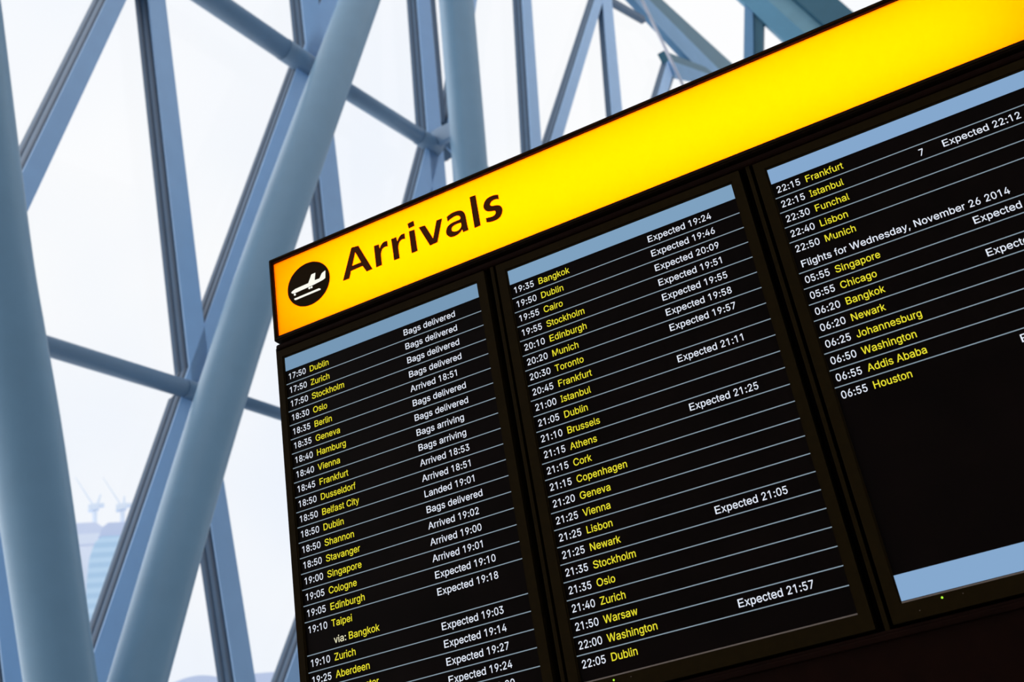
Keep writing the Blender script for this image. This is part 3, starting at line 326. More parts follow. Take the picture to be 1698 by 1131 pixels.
    'p': (0.424, [[[(119,-148),(120,51),(120,47),(126,38),(134,28),(144,17),(156,8),(171,0),(187,-8),(207,-12),(229,-13),(261,-11),(290,-2),(316,12),(340,30),(359,54),(375,82),(386,115),(393,150),(395,189),(393,228),(386,262),(375,295),(358,323),(339,346),(316,365),(289,379),(260,387),(229,389),(206,388),(187,384),(169,377),(155,368),(144,359),(133,349),(126,339),(119,331),(117,329),(117,384),(48,384),(48,-148)],[(199,54),(181,60),(165,69),(151,81),(139,98),(130,117),(123,139),(119,163),(118,189),(119,216),(123,240),(130,261),(138,279),(151,296),(164,308),(180,317),(199,323),(220,325),(242,323),(260,317),(277,307),(291,295),(303,279),(311,259),(318,238),(322,214),(323,189),(322,164),(318,140),(311,119),(302,100),(290,83),(276,70),(260,60),(241,54),(220,52)]]]),
    'r': (0.259, [[[(119,-5),(119,237),(120,253),(124,267),(130,281),(139,293),(149,302),(161,311),(175,316),(191,319),(207,321),(215,321),(222,320),(235,319),(248,315),(245,389),(229,389),(223,390),(213,390),(190,388),(169,382),(149,371),(133,358),(120,342),(114,329),(117,384),(48,384),(48,-5)]]]),
    's': (0.365, [[[(211,-12),(237,-7),(262,1),(284,14),(301,27),(316,44),(328,63),(334,84),(336,107),(333,132),(324,155),(310,174),(290,191),(263,205),(230,214),(173,228),(154,234),(138,239),(127,247),(119,256),(115,265),(114,277),(116,290),(123,302),(134,313),(149,321),(167,326),(187,328),(209,326),(226,320),(240,312),(250,301),(258,289),(265,271),(330,286),(323,310),(313,327),(303,342),(289,356),(274,367),(256,377),(235,384),(213,388),(187,389),(160,388),(136,383),(113,375),(92,364),(76,351),(61,335),(50,316),(44,296),(42,274),(45,248),(54,225),(68,205),(89,188),(116,175),(148,165),(211,150),(227,145),(241,140),(251,132),(258,124),(261,114),(263,103),(260,90),(254,77),(241,66),(225,58),(205,52),(181,50),(161,52),(143,57),(127,64),(115,75),(106,89),(97,113),(30,98),(36,71),(46,51),(58,35),(73,20),(90,8),(110,-2),(132,-8),(156,-12),(182,-13)]]]),
    't': (0.227, [[[(1,384),(1,322),(209,322),(209,384)]],[[(60,93),(63,63),(73,39),(89,17),(111,2),(137,-6),(168,-9),(176,-9),(184,-8),(192,-8),(201,-7),(208,-5),(219,-1),(200,59),(190,57),(180,55),(170,55),(157,56),(146,59),(140,64),(135,72),(132,84),(131,98),(131,476),(60,476)]]]),
    'u': (0.410, [[[(210,-8),(236,0),(260,13),(281,32),(298,58),(314,97),(293,97),(293,-5),(362,-5),(362,384),(291,384),(291,153),(290,133),(285,115),(279,99),(270,86),(260,75),(247,66),(232,60),(217,56),(200,55),(176,58),(157,65),(141,78),(129,96),(121,118),(119,144),(119,384),(48,384),(48,139),(49,108),(55,81),(65,57),(78,36),(94,19),(113,7),(133,-3),(157,-8),(182,-10)]]]),
    'v': (0.389, [[[(229,-5),(378,384),(301,384),(219,157),(211,134),(204,111),(198,88),(192,65),(186,43),(177,16),(213,16),(204,43),(198,65),(192,88),(185,111),(178,134),(170,157),(88,384),(10,384),(160,-5)]]]),
    'w': (0.567, [[[(203,-5),(253,171),(258,188),(263,206),(268,224),(272,242),(277,261),(282,279),(286,298),(291,318),(297,343),(271,343),(276,317),(281,298),(286,279),(290,261),(295,242),(300,224),(304,206),(309,188),(314,171),(364,-5),(433,-5),(552,384),(476,384),(429,215),(422,190),(415,164),(408,136),(401,107),(394,76),(385,36),(408,36),(400,76),(393,107),(387,137),(380,164),(373,190),(367,215),(320,384),(248,384),(201,215),(194,190),(187,164),(181,136),(174,106),(167,75),(159,36),(181,36),(173,76),(166,108),(159,138),(152,165),(145,191),(138,215),(91,384),(16,384),(134,-5)]]]),
    'x': (0.379, [[[(94,-5),(152,82),(164,100),(174,118),(182,134),(191,150),(199,164),(214,187),(164,187),(178,164),(187,149),(196,134),(205,118),(215,100),(227,82),(284,-5),(368,-5),(206,222),(207,161),(361,384),(279,384),(229,309),(218,290),(207,273),(198,255),(190,239),(181,224),(166,201),(216,201),(202,224),(192,240),(183,255),(174,273),(163,290),(151,309),(103,384),(20,384),(173,163),(174,226),(11,-5)]]]),
    'y': (0.389, [[[(56,-147),(64,-148),(72,-149),(82,-150),(91,-150),(110,-149),(126,-146),(141,-141),(156,-132),(168,-123),(181,-110),(191,-96),(200,-79),(209,-60),(378,384),(301,384),(219,157),(211,134),(204,111),(197,88),(191,65),(185,43),(177,16),(213,16),(204,43),(198,65),(192,88),(185,110),(178,134),(170,157),(88,384),(10,384),(158,-1),(146,-34),(140,-49),(134,-61),(126,-71),(119,-77),(111,-81),(103,-84),(94,-85),(84,-84),(72,-82),(57,-81),(41,-142)]]]),
    'z': (0.380, [[[(344,-5),(344,61),(136,65),(338,329),(338,384),(43,384),(43,318),(244,315),(37,48),(37,-5)]]]),
}

# ---------------------------------------------------------------- the hall: facade coordinates (s along, z up, o out)
N = Vector((-0.986911, 0.161269, 0))      # outward normal of the glazed facade
D = Vector((0.161269, 0.986911, 0))       # along the facade
ZU = Vector((0, 0, 1))
F0 = Vector((CAM.x, CAM.y, 0)) + N*9.0
def F(s, z, o=0.0):
    return F0 + D*s + ZU*z + N*o

def slab(name, pts, thick_dir, m, kind='structure'):
    bm = bmesh.new()
    a = [bm.verts.new(p) for p in pts]
    b = [bm.verts.new(p + thick_dir) for p in pts]
    n = len(a)
    fs = [bm.faces.new(a), bm.faces.new(b[::-1])]
    for i in range(n):
        fs.append(bm.faces.new((a[i], b[i], b[(i+1) % n], a[(i+1) % n])))
    bmesh.ops.recalc_face_normals(bm, faces=fs)
    o = obj(name, bm, m)
    o['kind'] = kind
    return o

XR, YB, YF, ZT = 15.0, -14.0, 44.0, 28.0
def fac_at_y(y, o=0.25):
    s = (y - (F0 + N*o).y)/D.y
    return F(s, 0, o)
fb, ff = fac_at_y(YB), fac_at_y(YF)
slab('floor', [fb, Vector((XR, YB, 0)), Vector((XR, YF, 0)), ff], Vector((0, 0, -0.3)), M_floor)
slab('wall_right', [Vector((XR, YB, 0)), Vector((XR, YF, 0)), Vector((XR, YF, ZT)), Vector((XR, YB, ZT))], Vector((0.3, 0, 0)), M_wall)
slab('wall_back', [fb, Vector((XR, YB, 0)), Vector((XR, YB, ZT)), fb + ZU*ZT], Vector((0, -0.3, 0)), M_wallpale)
slab('window_1', [F(-13, 0.0, 0.30), F(52, 0.0, 0.30), F(52, 27.6, 0.30), F(-13, 27.6, 0.30)], N*0.024, M_glass)
slab('ground', [Vector((-700, -500, -1.0)), Vector((500, -500, -1.0)), Vector((500, 800, -1.0)), Vector((-700, 800, -1.0))], Vector((0, 0, -1)), M_ground)

# ---------------------------------------------------------------- box mullions of the diagonal glazing grid
def mullion(label, a, b, w, e, group=None, name='box_mullion', z0=None, z1=None):
    """a (upper), b (lower): centre line of the room-side face; stretched to heights z1 / z0"""
    (sa, za), (sb, zb) = a, b
    k = (sb - sa)/(zb - za)
    if z1 is not None: sa, za = sa + k*(z1 - za), z1
    if z0 is not None: sb, zb = sb + k*(z0 - zb), z0
    A, B = F(sa, za), F(sb, zb)
    t = (B - A).normalized()
    ax = N.cross(t).normalized()
    r = empty(name, B)
    tag(r, label, 'mullion', group)
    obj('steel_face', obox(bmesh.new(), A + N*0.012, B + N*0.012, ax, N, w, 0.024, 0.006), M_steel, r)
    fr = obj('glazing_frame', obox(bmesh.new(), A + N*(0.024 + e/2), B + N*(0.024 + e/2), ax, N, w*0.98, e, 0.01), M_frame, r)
    for q in (0.16, 0.62):
        g = bmesh.new()
        for sd in (-1, 1):
            obox(g, A + N*(0.024 + e*q) + ax*(sd*w*0.49), B + N*(0.024 + e*q) + ax*(sd*w*0.49), ax, N, 0.012, e*0.16)
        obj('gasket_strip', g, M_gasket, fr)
    return r

E0 = 0.24
mullion('box mullion rising right at the far left, above the thick leaning tube', (7.02, 12.53), (5.95, 9.31), 0.22, 0.44, z0=7.5, z1=13.7)
mullion('box mullion mostly hidden behind the thick tube in the bottom left corner', (5.46, 7.56), (6.06, 4.20), 0.30, E0, z0=0.0)
mullion('long blue box mullion left of the diagonal tube, meeting the lower rail from above', (7.71, 13.02), (8.19, 7.81), 0.30, E0, z0=7.55, z1=13.7)
mullion('blue box mullion emerging right of the diagonal tube near the bottom', (8.42, 5.91), (8.64, 4.37), 0.28, E0, z0=0.0, z1=7.45)
mullion('box mullion running along the left of the diagonal tube, above the lower rail', (10.51, 13.59), (8.46, 8.42), 0.35, E0, z0=7.55, z1=25.45)
mullion('box mullion running along the left of the diagonal tube, below the lower rail', (7.83, 6.77), (6.94, 4.44), 0.31, E0, z0=3.4, z1=7.45)
mullion('box mullion dropping from the top edge behind the diagonal tube to the yellow sign', (10.77, 15.09), (10.80, 11.43), 0.42, E0, z0=0.0, z1=25.45)
mullion('short sloping bit of box mullion beside the lower left edge of the display board', (9.59, 4.74), (9.35, 4.32), 0.33, E0, z0=3.8, z1=7.68)
m9 = mullion('box mullion directly left of the upright tube, dark strip along its right side', (14.06, 17.34), (13.76, 14.36), 0.42, E0, z0=0.0, z1=25.45)
obj('dark_side_strip', obox(bmesh.new(), F(15.27, 25.45, 0.10), F(14.12, 14.67, 0.10), D, N, 0.22, 0.08), M_frame, m9)  # slim dark bar along the right side of the mullion
mullion('box mullion branching down left from the upper rail joint to the yellow sign', (13.58, 13.69), (12.89, 12.14), 0.33, E0, z0=7.8, z1=13.9)
mullion('box mullion peeping out right of the upright tube at the top edge', (15.49, 17.70), (14.37, 14.67), 0.30, E0, z1=25.45, z0=14.0)
mullion('box mullion standing on the sign, first one right of the upright tube', (18.37, 20.32), (17.37, 15.59), 0.39, 0.26, z0=0.0, z1=25.45)
mullion('box mullion leaning right above the sign, left of the near vertical one', (22.52, 23.18), (18.33, 16.42), 0.29, 0.27, z0=15.4, z1=23.7)
mullion('near vertical box mullion right of the right leaning one above the sign', (22.98, 22.68), (21.96, 18.92), 0.54, 0.17, z0=0.0, z1=25.45)
m13 = mullion('short box mullion stub above the sign under the roof edge beam', (27.05, 23.90), (25.32, 21.51), 0.35, E0, z0=16.7, z1=24.2)
obj('dark_side_strip', obox(bmesh.new(), F(27.44, 23.97, 0.10), F(25.90, 21.97, 0.10), D, N, 0.16, 0.08), M_frame, m13)  # slim dark bar beside the stub mullion

# ---------------------------------------------------------------- round rails between the mullions
def rail(label, a, b, r, name='round_steel_rail'):
    A, B = F(*a, -0.02), F(*b, -0.02)
    o = obj(name, tube(bmesh.new(), [A, B], r, 32), M_rail, smooth=False)
    for p in o.data.polygons: p.use_smooth = len(p.vertices) == 4
    return tag(o, label, 'rail')
def collar(parent, a, b, r):
    o = obj('end_collar', tube(bmesh.new(), [F(*a, -0.02), F(*b, -0.02)], r, 32), M_rail, parent)
    for p in o.data.polygons: p.use_smooth = len(p.vertices) == 4
r1 = rail('lower round rail between the bottom left tube and the diagonal tube', (-12.5, 7.08), (8.28, 7.52), 0.102)
collar(r1, (7.93, 7.51), (8.45, 7.525), 0.108)
r2 = rail('thin round rail right of the diagonal tube, running behind the display board', (8.45, 7.59), (46.0, 7.95), 0.075)
r3 = rail('upper round rail coming from the top edge to the diagonal tube', (-12.5, 13.95), (10.38, 13.72), 0.165)
collar(r3, (10.02, 13.725), (10.62, 13.715), 0.172)
r4 = rail('upper round rail between the diagonal tube and the upright tube', (10.62, 13.71), (13.62, 13.83), 0.136)
collar(r4, (13.2, 13.81), (13.72, 13.83), 0.145)
r5 = rail('thin end of round rail right of the upright tube just above the sign', (13.75, 14.1), (46.0, 14.4), 0.075)

# ---------------------------------------------------------------- big round tubes in front of the glazing
def big_tube(label, pts, r, ztop=None):
    path = [F(s, z, -0.8) for s, z in pts]
    top = path[0] + (path[0]-path[1])*3.0 if ztop is None else path[0] + (path[0]-path[1])*((ztop-path[0].z)/(path[0].z-path[1].z))
    k = path[-1].z/(path[-2].z - path[-1].z)
    bot = path[-1] + (path[-1]-path[-2])*k
    root = empty('steel_tube_column', bot)
    tag(root, label, 'column')
    rr = [r[0]] + [v.x for v in smooth_path([Vector((q, 0, 0)) for q in r])] + [r[-1]]
    o = obj('tube_shaft', tube(bmesh.new(), [top] + smooth_path(path) + [bot], rr, 64), M_tube, root)
    for p in o.data.polygons: p.use_smooth = len(p.vertices) == 4
    fr = rr[-1]
    obj('base_plate', tube(bmesh.new(), [Vector((bot.x, bot.y, 0.0)), Vector((bot.x, bot.y, 0.05))], fr*1.7, 48), M_tube, root)
    return root
big_tube('thick blue grey tube leaning along the left edge of the picture', [(4.67, 10.24), (5.08, 7.84), (5.28, 6.92), (5.51, 5.89), (5.88, 3.98)], [0.343, 0.325, 0.313, 0.302, 0.275], 26)
big_tube('thick diagonal tube rising right, passing left of the sign corner', [(10.99, 14.83), (8.66, 9.37), (7.47, 6.36), (6.63, 4.03)], [0.305, 0.278, 0.255, 0.246], 26)
t3 = big_tube('upright thick tube standing behind the sign above the lettering', [(13.90, 16.83), (13.51, 13.73), (13.37, 12.66)], [0.318, 0.298, 0.290], 26)
obj('rail_bracket', obox(bmesh.new(), F(13.62, 13.95, 0.0), F(13.45, 13.75, -0.75), D, ZU, 0.12, 0.32, 0.02), M_rail, t3)

# ---------------------------------------------------------------- roof edge above the sign
rb = empty('roof_edge_beam', F(30, 25.6))
tag(rb, 'sloping roof edge beam with dark top flange, above the sign right of the mullions', 'beam')
def fquad(name, pts, th, m, parent, o0=0.0):
    bm = bmesh.new()
    a = [bm.verts.new(F(s, z, o0)) for s, z in pts]
    b = [bm.verts.new(F(s, z, o0 + th)) for s, z in pts]
    fs = [bm.faces.new(a), bm.faces.new(b[::-1])]
    for i in range(len(a)):
        fs.append(bm.faces.new((a[i], b[i], b[(i+1) % len(a)], a[(i+1) % len(a)])))
    bmesh.ops.recalc_face_normals(bm, faces=fs)
    return obj(name, bm, m, parent)
fquad('beam_web', [(-12.0, 25.45), (22.0, 25.42), (34.0, 25.25), (48.0, 25.25), (48.0, 26.9), (34.0, 26.80), (22.0, 26.0), (-12.0, 26.0)], 0.20, M_roofweb, rb)
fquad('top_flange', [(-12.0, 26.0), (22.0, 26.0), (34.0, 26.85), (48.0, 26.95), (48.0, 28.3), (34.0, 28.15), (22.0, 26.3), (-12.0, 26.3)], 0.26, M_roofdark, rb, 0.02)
st = empty('roof_strut', F(28, 24.6))
tag(st, 'short roof strut joining the stub mullion to the roof edge beam', 'beam')
fquad('strut_web', [(26.86, 23.95), (26.96, 23.44), (30.1, 25.05), (31.2, 25.9), (30.15, 25.43)], 0.18, M_roofweb, st, -0.05)
fquad('top_flange', [(26.67, 24.21), (26.86, 23.95), (30.15, 25.43), (31.2, 25.95), (30.34, 25.81)], 0.22, M_roofdark, st, -0.03)
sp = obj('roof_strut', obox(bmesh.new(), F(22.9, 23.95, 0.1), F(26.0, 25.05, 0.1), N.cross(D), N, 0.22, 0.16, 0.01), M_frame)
tag(sp, 'thin dark roof strut touching the top edge left of the roof edge beam', 'beam')
cb = obj('tie_cable', tube(bmesh.new(), [F(24.9, 26.6, -0.15), F(27.4, 22.7, -0.15)], 0.045, 16), M_cable)
tag(cb, 'thin white tie cable slanting down to the sign under the roof edge beam', 'cable')

rk = empty('raking_roof_column', (7.9, 20.4, 0))
tag(rk, 'big teal box column slanting down to the right at the top, behind the sign', 'column')
def yquad(name, pts, y0, y1, m, parent):
    bm = bmesh.new()
    a = [bm.verts.new((x, y0, z)) for x, z in pts]
    b = [bm.verts.new((x, y1, z)) for x, z in pts]
    fs = [bm.faces.new(a), bm.faces.new(b[::-1])]
    for i in range(len(a)):
        fs.append(bm.faces.new((a[i], b[i], b[(i+1) % len(a)], a[(i+1) % len(a)])))
    bmesh.ops.recalc_face_normals(bm, faces=fs)
    return obj(name, bm, m, parent)
def stretch(a, b, z1, z0=0.0):
    k = (b[0]-a[0])/(b[1]-a[1])
    return (a[0] + k*(z1-a[1]), z1), (a[0] + k*(z0-a[1]), z0)
k = -0.40
def lx(x, z, zz): return x + k*(zz - z)
ztop = 27.0
e1 = (lx(-0.08, 20.21, ztop), lx(-0.08, 20.21, 0)); e2 = (lx(0.74, 19.3, ztop), lx(0.74, 19.3, 0))
e3 = (lx(1.31, 19.1, ztop), lx(1.31, 19.1, 0)); e4 = (lx(2.12, 18.75, ztop), lx(2.12, 18.75, 0))
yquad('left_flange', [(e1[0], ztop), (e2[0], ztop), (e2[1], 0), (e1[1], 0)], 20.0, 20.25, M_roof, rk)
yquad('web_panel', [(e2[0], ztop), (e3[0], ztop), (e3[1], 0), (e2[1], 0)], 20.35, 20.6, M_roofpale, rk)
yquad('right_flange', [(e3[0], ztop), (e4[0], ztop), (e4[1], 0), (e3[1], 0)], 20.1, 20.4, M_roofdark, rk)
br = yquad('brace', [(-0.02, 20.05), (0.12, 19.8), (-0.58, 17.0), (-0.85, 17.0)], 20.02, 20.22, M_roofweb, rk)
yquad('brace_flange', [(0.12, 19.8), (0.28, 19.5), (-0.42, 17.0), (-0.58, 17.0)], 20.08, 20.22, M_roofdark, br)

# ---------------------------------------------------------------- skyline outside, distance haze painted into its pale colours
def bands(name, c1, c2, scale):
    m = mat(name, c1, 0.7)
    nt = m.node_tree
    b = nt.nodes['Principled BSDF']
    tc = nt.nodes.new('ShaderNodeTexCoord'); wv = nt.nodes.new('ShaderNodeTexWave')
    wv.wave_type = 'BANDS'; wv.bands_direction = 'Z'
    wv.inputs['Scale'].default_value = scale
    r = nt.nodes.new('ShaderNodeValToRGB')
    r.color_ramp.elements[0].position = 0.45; r.color_ramp.elements[1].position = 0.6
    r.color_ramp.elements[0].color = (*c1, 1); r.color_ramp.elements[1].color = (*c2, 1)
    nt.links.new(tc.outputs['Object'], wv.inputs['Vector'])
    nt.links.new(wv.outputs['Fac'], r.inputs['Fac'])
    nt.links.new(r.outputs['Color'], b.inputs['Base Color'])
    return m
M_tower = bands('haze_tinted_tower_glazing', (0.46, 0.66, 0.86), (0.56, 0.75, 0.93), 0.14)  # pale bands carry the haze in their colour
M_crown = mat('haze_tinted_tower_crown', (0.58, 0.66, 0.86), 0.8)
M_pale = mat('haze_tinted_pale_facade', (0.84, 0.88, 0.97), 0.8)
M_pale2 = bands('haze_tinted_lavender_facade', (0.68, 0.74, 0.90), (0.80, 0.85, 0.95), 0.06)
M_crane = mat('haze_tinted_crane', (0.78, 0.86, 0.97), 0.7)  # cranes paled by haze put into the colour

U = Vector((0.745, 0.667, 0))     # across the view, horizontally
V = Vector((-0.667, 0.745, 0))    # away from the hall
def prism(name, outline, o, depth, m, parent):
    """outline: list of (across, height), o: origin on the ground"""
    bm = bmesh.new()
    a = [bm.verts.new(o + U*x + ZU*z) for x, z in outline]
    b = [bm.verts.new(o + U*x + ZU*z + V*depth) for x, z in outline]
    fs = [bm.faces.new(a), bm.faces.new(b[::-1])]
    for i in range(len(a)):
        fs.append(bm.faces.new((a[i], b[i], b[(i+1) % len(a)], a[(i+1) % len(a)])))
    bmesh.ops.recalc_face_normals(bm, faces=fs)
    return obj(name, bm, m, parent)
T0 = Vector((-179.2, 184.7, -1.0))
def out(u, v=0.0, z=0.0):
    return T0 + U*u + V*v + ZU*z
tw = empty('office_tower', T0)
tag(tw, 'pale blue banded tower with a rounded shoulder outside the glass, beside the diagonal tube', 'building')
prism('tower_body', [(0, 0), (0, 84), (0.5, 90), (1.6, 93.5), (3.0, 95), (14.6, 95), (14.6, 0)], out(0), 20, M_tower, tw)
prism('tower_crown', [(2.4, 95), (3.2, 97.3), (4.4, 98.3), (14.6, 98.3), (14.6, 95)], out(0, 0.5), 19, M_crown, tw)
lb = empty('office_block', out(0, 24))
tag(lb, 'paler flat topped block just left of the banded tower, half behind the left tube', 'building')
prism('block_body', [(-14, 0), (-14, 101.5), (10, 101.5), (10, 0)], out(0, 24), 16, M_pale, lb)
prism('roof_storey', [(-14, 101.5), (-14, 107.3), (1.0, 107.2), (3.0, 105.6), (10, 105.0), (10, 101.5)], out(0, 23.8), 15, M_pale2, lb)
def crane(label, p, jib, mast, foot, s=1.0):
    r = empty('tower_crane', p - ZU*foot)
    tag(r, label, 'crane', None)
    obj('mast', tube(bmesh.new(), [p - ZU*foot, p - ZU*0.6*s], 0.5*s, 4), M_crane, r)
    b = bmesh.new()
    obox(b, p - U*1.4*s + ZU*0.1*s, p + U*0.9*s + ZU*0.5*s, V, U.cross(V), 1.6*s, 1.5*s, 0.2)
    obj('cab', b, M_crane, r)
    obj('jib', tube(bmesh.new(), [p + ZU*0.3, p + U*jib[0]*s + ZU*jib[1]*s], [0.2*s, 0.08*s], 8), M_crane, r)
    obj('rear_frame', tube(bmesh.new(), [p + U*0.3*s, p + U*mast[0]*s + ZU*mast[1]*s], [0.35*s, 0.18*s], 8), M_crane, r)
    b = bmesh.new()
    obox(b, p + U*0.9*s + ZU*0.7*s, p + U*2.0*s + ZU*0.8*s, V, U.cross(V), 1.0*s, 0.7*s)
    obj('counterweight', b, M_crane, r)
    return r
crane('left hazy crane with raised jib on the roof outside, above the pale block', out(0.7, 28, 112.2), (-4.2, 7.8), (1.2, 3.4), 4.95, 1.1)
crane('right hazy crane with raised jib, standing on the banded tower roof', out(7.4, 3, 102.4), (-4.2, 7.8), (0.4, 3.0), 4.05)
ha = empty('terminal_block', out(17.5))
tag(ha, 'low hazy building with a curved roof at the bottom, right of the diagonal tube', 'building')
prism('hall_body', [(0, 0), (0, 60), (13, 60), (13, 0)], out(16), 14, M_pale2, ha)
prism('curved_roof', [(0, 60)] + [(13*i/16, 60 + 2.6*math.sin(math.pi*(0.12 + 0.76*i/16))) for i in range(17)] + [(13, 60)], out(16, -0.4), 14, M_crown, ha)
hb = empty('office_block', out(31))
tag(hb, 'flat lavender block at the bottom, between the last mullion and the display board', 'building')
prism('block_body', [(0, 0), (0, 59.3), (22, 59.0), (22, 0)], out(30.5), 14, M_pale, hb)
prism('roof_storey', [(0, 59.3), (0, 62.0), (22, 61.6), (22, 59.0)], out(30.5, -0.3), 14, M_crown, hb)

# ---------------------------------------------------------------- the display board
S = 0.57                 # width of one screen picture in metres
PITCH = 1.14591
RH = 0.0679138           # row height in screen widths
Z0 = 2.98339             # height of the lower edge of the header band
def X(u, k=0): return (u + k*PITCH)*S
def Z(row): return Z0 - row*RH*S
UL, UR = -0.040, 2*PITCH + 1.33
BOT = 25.5               # row where the lower panel begins

def ring(bm, x0, x1, z0, z1, l, r, t, b, y0, y1, bevel=0.0):
    """rectangular frame: outer x0..x1, z0..z1, bar widths l r t b, from y0 to y1"""
    def loop(y, ins): 
        q = (l, r, t, b) if ins else (0, 0, 0, 0)
        return [bm.verts.new(p) for p in ((x0+q[0], y, z0+q[3]), (x1-q[1], y, z0+q[3]), (x1-q[1], y, z1-q[2]), (x0+q[0], y, z1-q[2]))]
    of, inf, ob, ib = loop(y0, 0), loop(y0, 1), loop(y1, 0), loop(y1, 1)
    fs = []
    for i in range(4):
        j = (i+1) % 4
        fs.append(bm.faces.new((of[i], of[j], inf[j], inf[i])))
        fs.append(bm.faces.new((ob[j], ob[i], ib[i], ib[j])))
        fs.append(bm.faces.new((of[j], of[i], ob[i], ob[j])))
        fs.append(bm.faces.new((inf[i], inf[j], ib[j], ib[i])))
    bmesh.ops.recalc_face_normals(bm, faces=fs)
    if bevel:
        es = [e for e in bm.edges if e.verts[0].co.y == y0 and e.verts[1].co.y == y0 and e.verts[0] in of and e.verts[1] in of]
        es += [bm.edges.get((of[i], ob[i])) for i in range(4)]
        bmesh.ops.bevel(bm, geom=es, offset=bevel, segments=3, profile=0.5, affect='EDGES')
    return bm

# cabinet
cab = empty('display_cabinet', (X(1.6), 0.12, 0))
tag(cab, 'black free standing cabinet that carries the three flight monitors under the yellow sign', 'cabinet')
mbox('back_panel', (X(UL)+0.004, 0.075, 0.0), (X(UR)-0.004, 0.20, Z(-2.12)), M_cab, cab, 0.004)
mbox('top_rail', (X(UL), -0.006, Z(-1.72)), (X(UR), 0.075, Z(-2.16)), M_cab, cab, 0.006)
mbox('neck', (X(UL)+0.010, 0.01, Z(-2.17)), (X(UR)-0.010, 0.18, Z(-2.34)), M_black, cab)
mbox('side_panel', (X(UL)-0.001, -0.004, 0.0), (X(UL)+0.005, 0.20, Z(-1.9)), M_cab, cab, 0.002)
mbox('side_panel', (X(UR)-0.005, -0.004, 0.0), (X(UR)+0.001, 0.20, Z(-1.9)), M_cab, cab, 0.002)
for k in (1, 2):
    mbox('post', (X(-0.076, k), -0.002, Z(BOT+0.1)), (X(-0.060, k), 0.075, Z(-1.73)), M_bezel, cab, 0.001)
mbox('lower_panel', (X(UL)+0.005, -0.004, 0.0), (X(UR)-0.005, 0.075, Z(BOT)), M_cab, cab, 0.004)
mbox('shelf_lip', (X(UL)+0.005, -0.010, Z(BOT+0.5)), (X(UR)-0.005, -0.003, Z(BOT+0.22)), M_cab, cab, 0.002)
mbox('plinth', (X(UL)-0.02, -0.05, 0.0), (X(UR)+0.02, 0.25, 0.08), M_cab, cab, 0.004)

# lightbox sign
SX0, SX1 = X(-0.0395), X(UR + 0.004)
sign = empty('lightbox_sign', (X(1.6), 0.1, Z(-2.36)))
tag(sign, 'long illuminated yellow arrivals sign along the top of the display cabinet', 'sign')
obj('housing', ring(bmesh.new(), SX0, SX1, Z(-2.36), Z(-8.86), 0.0095, 0.0095, 0.0125, 0.0135, -0.008, 0.20, 0.004), M_black, sign)
obj('bottom_bead', ring(bmesh.new(), SX0+0.003, SX1-0.003, Z(-2.46), Z(-8.78), 0.004, 0.004, 0.004, 0.004, -0.011, -0.007), M_bezel, sign)
mbox('back_plate', (SX0+0.002, 0.185, Z(-2.4)), (SX1-0.002, 0.198, Z(-8.8)), M_white_in, sign)
obj('box_lining', ring(bmesh.new(), SX0+0.0095, SX1-0.0095, Z(-2.36)+0.0135, Z(-8.86)-0.0125, 0.002, 0.002, 0.002, 0.002, 0.006, 0.186), M_white_in, sign)
mbox('yellow_face', (SX0+0.008, 0.0, Z(-2.36)+0.012), (SX1-0.008, 0.003, Z(-8.86)-0.011), M_acrylic, sign)
zc = (Z(-2.36) + Z(-8.86))/2
def sign_lamp(x0, x1, z, w, power):
    ld = bpy.data.lights.new('sign_lamp', 'AREA')
    ld.shape = 'RECTANGLE'; ld.size = x1-x0; ld.size_y = w; ld.energy = power
    ld.color = (1.0, 0.97, 0.9)
    lo = bpy.data.objects.new('sign_lamp', ld)
    lo.location = ((x0+x1)/2, 0.17, z)
    lo.rotation_euler = (math.radians(-90), 0, 0)     # shines towards the face (-Y)
    C.objects.link(lo)
    lo.parent = sign
    lo.matrix_parent_inverse = Matrix.Translation(-sign.location)
LAMP_W = SX1 - SX0 - 0.22
sign_lamp(SX0 + 0.07, SX1 - 0.12, zc + 0.045, 0.03, 5.8)
sign_lamp(SX0 + 0.07, SX1 - 0.12, zc - 0.045, 0.03, 5.8)

def glyph(name, loops_list, y, m, parent, depth=0.0015):
    cu = bpy.data.curves.new(name, 'CURVE')
    cu.dimensions = '2D'; cu.fill_mode = 'BOTH'; cu.extrude = depth
    for loop in loops_list:
        sp_ = cu.splines.new('POLY')
        sp_.points.add(len(loop)-1)
        for pt, (u, v) in zip(sp_.points, loop):
            pt.co = (u*S, Z0 - v*S, 0, 1)
        sp_.use_cyclic_u = True
    tmp = bpy.data.objects.new(name, cu)
    C.objects.link(tmp)
    bpy.context.view_layer.update()
    me = bpy.data.meshes.new_from_object(tmp.evaluated_get(bpy.context.evaluated_depsgraph_get()))
    bpy.data.objects.remove(tmp); bpy.data.curves.remove(cu)
    me.transform(Matrix(((1,0,0,0),(0,0,-1,y),(0,1,0,0),(0,0,0,1))))
    me.materials.clear()
    return link(name, me, m, parent)
for nm in ('A', 'r', 'r2', 'i', 'v', 'a', 'l', 's'):
    loops = GLYPHS[nm] + (GLYPHS['dot'] if nm == 'i' else [])
    glyph('letter', loops, -0.0005, M_letter, sign)
disc = [(0.1620 + 0.1165*math.cos(2*math.pi*i/72), -5.865*RH + 0.1125*math.sin(2*math.pi*i/72)) for i in range(72)]
pic = glyph('pictogram_disc', [disc], -0.0005, M_icon, sign)
icon = list(GLYPHS['plane']) + list(GLYPHS['runway'])
for (wu, wr_) in ((0.0846, -5.447), (0.1661, -5.4905), (0.1780, -5.493)):
    icon.append([(wu + 0.0052*math.cos(2*math.pi*i/16), wr_*RH + 0.0052*math.sin(2*math.pi*i/16)) for i in range(16)])
glyph('aeroplane_symbol', icon, -0.0025, M_iconlit, pic, 0.0006)

